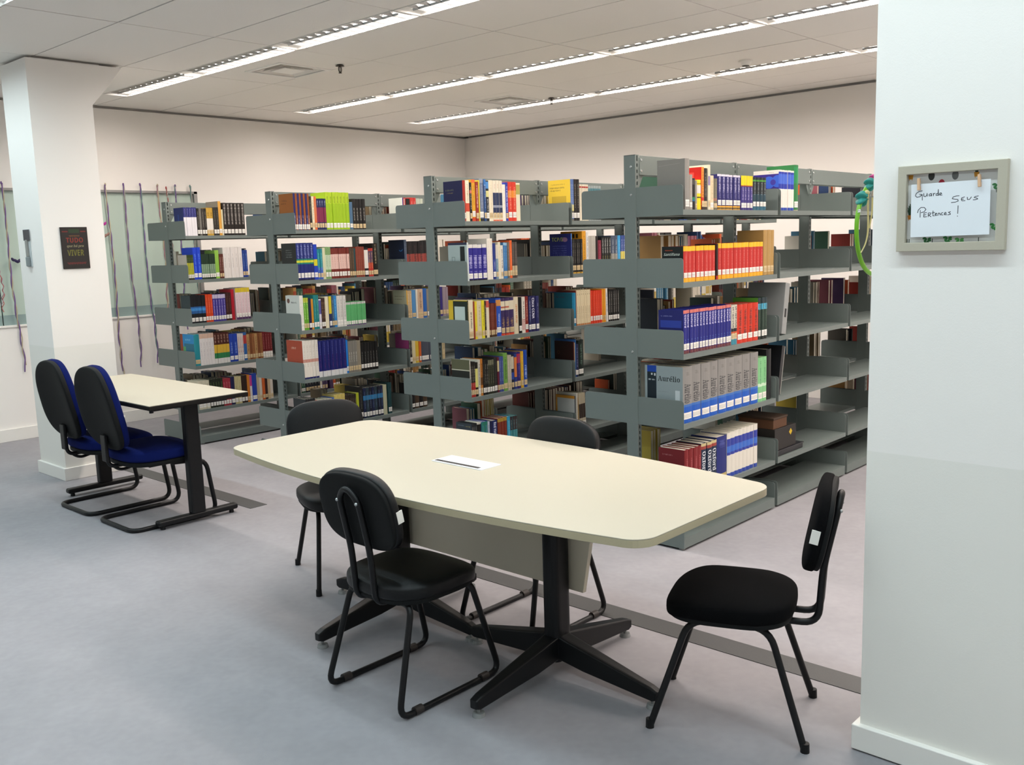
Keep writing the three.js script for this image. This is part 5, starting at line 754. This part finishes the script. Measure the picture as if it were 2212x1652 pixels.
// ------------------------------------------------------------------ framed print with the note
{
  const X = 2.74, zA = -1.026, zB = -0.747, yA = 1.545, yB = 1.777, cz = (zA + zB) / 2, cy = (yA + yB) / 2, W = zB - zA, H = yB - yA, b = 0.021;
  const t = thing('picture_frame', 'pale wooden frame with a cactus print on the white column', 'picture frame', [X, cy, cz]);
  const fs = new THREE.Shape([[-W / 2, -H / 2], [W / 2, -H / 2], [W / 2, H / 2], [-W / 2, H / 2]].map((p) => new THREE.Vector2(...p))); fs.holes.push(new THREE.Path([[-W / 2 + b, -H / 2 + b], [-W / 2 + b, H / 2 - b], [W / 2 - b, H / 2 - b], [W / 2 - b, -H / 2 + b]].map((p) => new THREE.Vector2(...p))));
  mesh('frame', metric(new THREE.ExtrudeGeometry(fs, { depth: 0.018, bevelEnabled: true, bevelThickness: 0.002, bevelSize: 0.0015, bevelSegments: 2 }).translate(0, 0, 0.002).rotateY(-Math.PI / 2)), std('#c2bba9', 0.7, { bumpMap: rep(fine, 30), bumpScale: 0.0006 }), t);
  const tex = canvasTex(704, 560, (g, w, h) => {
    g.fillStyle = '#e3e2df'; g.fillRect(0, 0, w, h);
    const pot = (x, y, c, s = 1) => { g.fillStyle = c; g.beginPath(); g.moveTo(x - 20 * s, y); g.lineTo(x + 20 * s, y); g.lineTo(x + 15 * s, y + 34 * s); g.lineTo(x - 15 * s, y + 34 * s); g.fill(); g.fillRect(x - 12 * s, y + 34 * s, 4, 10 * s); g.fillRect(x + 8 * s, y + 34 * s, 4, 10 * s); };
    const round = (x, y, c) => { g.fillStyle = c; g.beginPath(); g.ellipse(x, y, 25, 36, 0, 0, 7); g.fill(); };
    const spikes = (x, y, c, s = 1) => { g.strokeStyle = c; g.lineWidth = 7 * s; for (let i = -3; i <= 3; i++) { g.beginPath(); g.moveTo(x + i * 3, y); g.quadraticCurveTo(x + i * 5 * s, y - 40 * s, x + i * 9 * s, y - (90 - Math.abs(i) * 14) * s); g.stroke(); } };
    const bush = (x, y, c) => { g.fillStyle = c; for (let i = 0; i < 7; i++) { g.beginPath(); g.ellipse(x + Math.cos(i) * 20, y + Math.sin(i * 1.7) * 18, 15, 9, i, 0, 7); g.fill(); } };
    pot(28, 12, '#c98a2c'); round(190, 28, '#3a3b38'); round(372, 34, '#6f706e'); pot(530, 22, '#c98a2c'); spikes(530, 22, '#23382a', 0.6);
    spikes(30, 330, '#24402a'); pot(30, 330, '#c0782a'); bush(w - 24, 140, '#3f7a48'); pot(w - 20, 160, '#8a8a86', 0.6); bush(w - 30, 440, '#4a9a52'); bush(170, h - 26, '#2f6a3a'); bush(330, h - 30, '#3f8a4a'); bush(420, h - 16, '#5aa85a'); round(270, 96, '#b02a3a');
    g.fillStyle = '#2a3a2c'; for (const x of [10, 26, 210, 560, w - 14]) g.fillRect(x, h - 40, 6, 36);
  });
  mesh('backing_print', new THREE.PlaneGeometry(W - 2 * b + 0.004, H - 2 * b + 0.004).rotateY(-Math.PI / 2).translate(-0.006, 0, 0), std('#ffffff', 0.8, { map: tex }), t);
  // the note, written by hand
  const S = (g, pts) => { g.beginPath(); pts.forEach(([x, y], i) => { if (!i) g.moveTo(x, y); else g.lineTo(x, y); }); g.stroke(); };
  const note = canvasTex(680, 480, (g, w, h) => {
    g.fillStyle = '#e9edf2'; g.fillRect(0, 0, w, h); g.strokeStyle = '#33363c'; g.lineWidth = 6; g.lineCap = g.lineJoin = 'round';
    g.translate(0, 0);
    // Guarde
    S(g, [[98, 62], [70, 66], [45, 82], [38, 104], [52, 118], [80, 114], [98, 96], [76, 96], [98, 96], [100, 146]]);
    S(g, [[112, 88], [113, 112], [128, 116], [140, 104], [142, 88], [144, 114]]); S(g, [[176, 92], [160, 98], [160, 112], [176, 112], [180, 92], [182, 114]]); S(g, [[196, 92], [197, 114], [198, 98], [212, 92]]);
    S(g, [[236, 94], [222, 98], [222, 112], [238, 112], [240, 60], [242, 114]]); S(g, [[250, 106], [270, 100], [264, 90], [252, 96], [254, 112], [274, 112]]);
    // Seus
    S(g, [[420, 128], [398, 128], [370, 136], [362, 150], [384, 156], [410, 160], [414, 174], [390, 182], [356, 184]]);
    S(g, [[466, 142], [444, 148], [440, 160], [458, 160], [440, 162], [446, 174], [472, 174]]); S(g, [[490, 146], [492, 166], [510, 166], [524, 146]]); S(g, [[582, 140], [556, 144], [548, 152], [570, 158], [578, 166], [556, 172], [540, 172]]);
    // Pertences !
    S(g, [[84, 300], [84, 238]]); S(g, [[60, 258], [66, 234], [90, 212], [120, 214], [134, 232], [120, 252], [92, 260]]);
    S(g, [[140, 262], [118, 264], [116, 300], [142, 298]]); S(g, [[118, 282], [136, 280]]); S(g, [[156, 300], [156, 266], [176, 266], [176, 280], [158, 284], [180, 300]]); S(g, [[198, 250], [198, 294], [212, 294]]); S(g, [[188, 268], [212, 264]]);
    S(g, [[216, 284], [232, 278], [226, 270], [216, 276], [220, 292], [234, 290]]); S(g, [[242, 292], [244, 272], [256, 272], [260, 290]]); S(g, [[284, 270], [270, 274], [268, 288], [286, 290]]); S(g, [[296, 284], [314, 278], [308, 268], [298, 274], [300, 290], [318, 290]]); S(g, [[350, 264], [332, 270], [346, 278], [350, 288], [328, 292]]);
    S(g, [[414, 216], [412, 284]]); S(g, [[410, 306], [411, 309]]);
  });
  const n = thing('paper_note', 'white note handwritten Guarde Seus Pertences, clipped over the cactus print', 'note', [X - 0.0215, 1.656, -0.8865]);
  mesh('sheet', rbox(-0.0006, 0.0006, -0.0722, 0.0722, -0.1022, 0.1022, 0.0003), std('#e9edf2', 0.85), n);
  mesh('writing', new THREE.PlaneGeometry(0.204, 0.144).rotateY(-Math.PI / 2).translate(-0.0009, 0, 0), std('#ffffff', 0.85, { map: note }), n);
  n.rotation.x = -0.012;
  const wood = std('#d3ab88', 0.7);
  for (const [dz, lab] of [[-0.968, 'small wooden clothespin above the word Guarde'], [-0.812, 'small wooden clothespin above the word Seus']]) {
    const c = thing('clothespin', lab, 'clothespin', [X - 0.0225, 1.7265, dz], 0, 'clothespins holding the note'); c.rotation.x = -0.09;
    for (const s of [-1, 1]) mesh('jaw', rbox(-0.0028, 0.0028, -0.0165, 0.0165, -0.0036, 0.0036, 0.0008).rotateZ(s * 0.12).translate(s * 0.0028 - 0.002, 0, 0), wood, c);
    mesh('spring', new THREE.TorusGeometry(0.0042, 0.0008, 6, 14).rotateY(Math.PI / 2).translate(-0.002, -0.001, 0), matBolt, c);
  }
}
// ------------------------------------------------------------------ green hoop with bows on the hidden side of the column
{
  const t = thing('decorated_hoop', 'bright green hoop with teal bows and cream ribbons beside the column', 'hoop', [2.88, 1.612, -1.152]);
  mesh('ring', new THREE.TorusGeometry(0.138, 0.0065, 12, 72), std('#6fae1c', 0.4), t);
  const teal = std('#1f8a82', 0.5, { side: THREE.DoubleSide }), cream = std('#cfc48a', 0.6, { side: THREE.DoubleSide }), pink = std('#c8408a', 0.5);
  const blob = (x, y, z, r, m, name) => mesh(name, cushion(r, r * 0.8, r * 0.6, 1, 1, (p) => { const a = Math.atan2(p.y, p.x); return p.multiplyScalar(0.78 + 0.22 * Math.cos(a * 5 + p.z * 60)); }).translate(x, y, z), m, t);
  blob(-0.062, 0.128, 0.004, 0.026, teal, 'bow'); blob(-0.105, 0.086, 0.0, 0.03, teal, 'bow'); blob(-0.03, 0.147, 0.0, 0.016, pink, 'flower'); blob(-0.132, 0.05, 0.004, 0.008, std('#e4e4dc', 0.6), 'bead');
  const rib = (pts, w) => { const c = new THREE.CatmullRomCurve3(pts.map((p) => V3(...p))), pos = [], idx = []; const N = 24; for (let i = 0; i <= N; i++) { const p = c.getPoint(i / N), k = 1 - 0.75 * i / N; pos.push(p.x - w * k, p.y, p.z, p.x + w * k, p.y, p.z + 0.003); if (i < N) { const a = i * 2; idx.push(a, a + 1, a + 2, a + 1, a + 3, a + 2); } } const g = new THREE.BufferGeometry(); g.setAttribute('position', new THREE.Float32BufferAttribute(pos, 3)); g.setIndex(idx); g.computeVertexNormals(); g.setAttribute('uv', new THREE.Float32BufferAttribute(new Float32Array(pos.length / 3 * 2), 2)); return g; };
  mesh('ribbon_tail', rib([[-0.095, 0.105, 0.012], [-0.098, 0.07, 0.014], [-0.088, 0.02, 0.012], [-0.09, -0.015, 0.012], [-0.105, -0.045, 0.012], [-0.13, -0.07, 0.01]], 0.0045), cream, t);
  mesh('ribbon_tail', rib([[-0.06, 0.09, 0.012], [-0.062, 0.05, 0.012], [-0.07, 0.02, 0.012], [-0.078, 0.0, 0.012]], 0.0035), cream, t);
  mesh('ribbon_knot', new THREE.SphereGeometry(0.008, 10, 8).translate(-0.094, 0.103, 0.01), cream, t);
}
// ------------------------------------------------------------------ loose things in the second bay of the first row
{
  const zs = ROWS[0][1] + HALF;
  const bd = thing('ring_binder', 'light grey binder leaning alone on the third shelf, second bay', 'binder', [5.09, LEVEL[2] + LIP + 0.0095, zs - 0.01]); bd.rotation.z = -0.16;
  mesh('case', rbox(0, 0.055, 0, 0.30, -0.24, 0, 0.003), std('#8d908f', 0.55), bd); mesh('finger_hole', rbox(0.016, 0.034, 0.1, 0.15, -0.002, 0.0012, 0.0008), std('#17181a', 0.7), bd);
  const bk = thing('atlas_volume', 'large black volume with white edge leaning on fourth shelf, second bay', 'volume', [5.085, LEVEL[3] + LIP + 0.0082, zs - 0.03]); bk.rotation.z = -0.2;
  mesh('cover', rbox(0, 0.034, 0, 0.29, -0.22, 0, 0.002), std('#14161a', 0.5), bk); mesh('page_edge', rbox(0.034, 0.038, 0.004, 0.288, -0.215, 0.0005, 0.001), std('#b9b8b0', 0.8), bk);
  const Y = LEVEL[4] + LIP + 0.0005;
  const box1 = thing('game_case', 'flat black plastic case at the bottom of the stack, fifth shelf', 'case', [5.06, Y, zs - 0.025]);
  mesh('case_body', rbox(0.0, 0.36, 0, 0.03, -0.25, 0, 0.004), std('#15161b', 0.35), box1); mesh('lid_lip', rbox(-0.004, 0.364, 0.03, 0.037, -0.254, 0.004, 0.002), std('#1b1c22', 0.3), box1);
  const box2 = thing('storage_box', 'black cardboard box with yellow diamond on the case stack', 'box', [5.06, Y + 0.0375, zs - 0.03]);
  mesh('box_body', rbox(0, 0.27, 0, 0.13, -0.24, 0, 0.002), std('#1c1815', 0.6), box2); mesh('diamond_mark', new THREE.PlaneGeometry(0.03, 0.03).rotateZ(Math.PI / 4).translate(0.2, 0.09, 0.0012), std('#c8a81c', 0.6), box2);
  const box3 = thing('cardboard_box', 'brown lidded cardboard box on top of the black box', 'box', [5.06, Y + 0.168, zs - 0.04]);
  mesh('box_body', rbox(0, 0.17, 0, 0.055, -0.23, 0, 0.002), std('#5a3a22', 0.75), box3); mesh('lid', rbox(-0.004, 0.174, 0.055, 0.068, -0.234, 0.004, 0.002), std('#3f2c1c', 0.75), box3);
}

renderer.render(scene, camera);
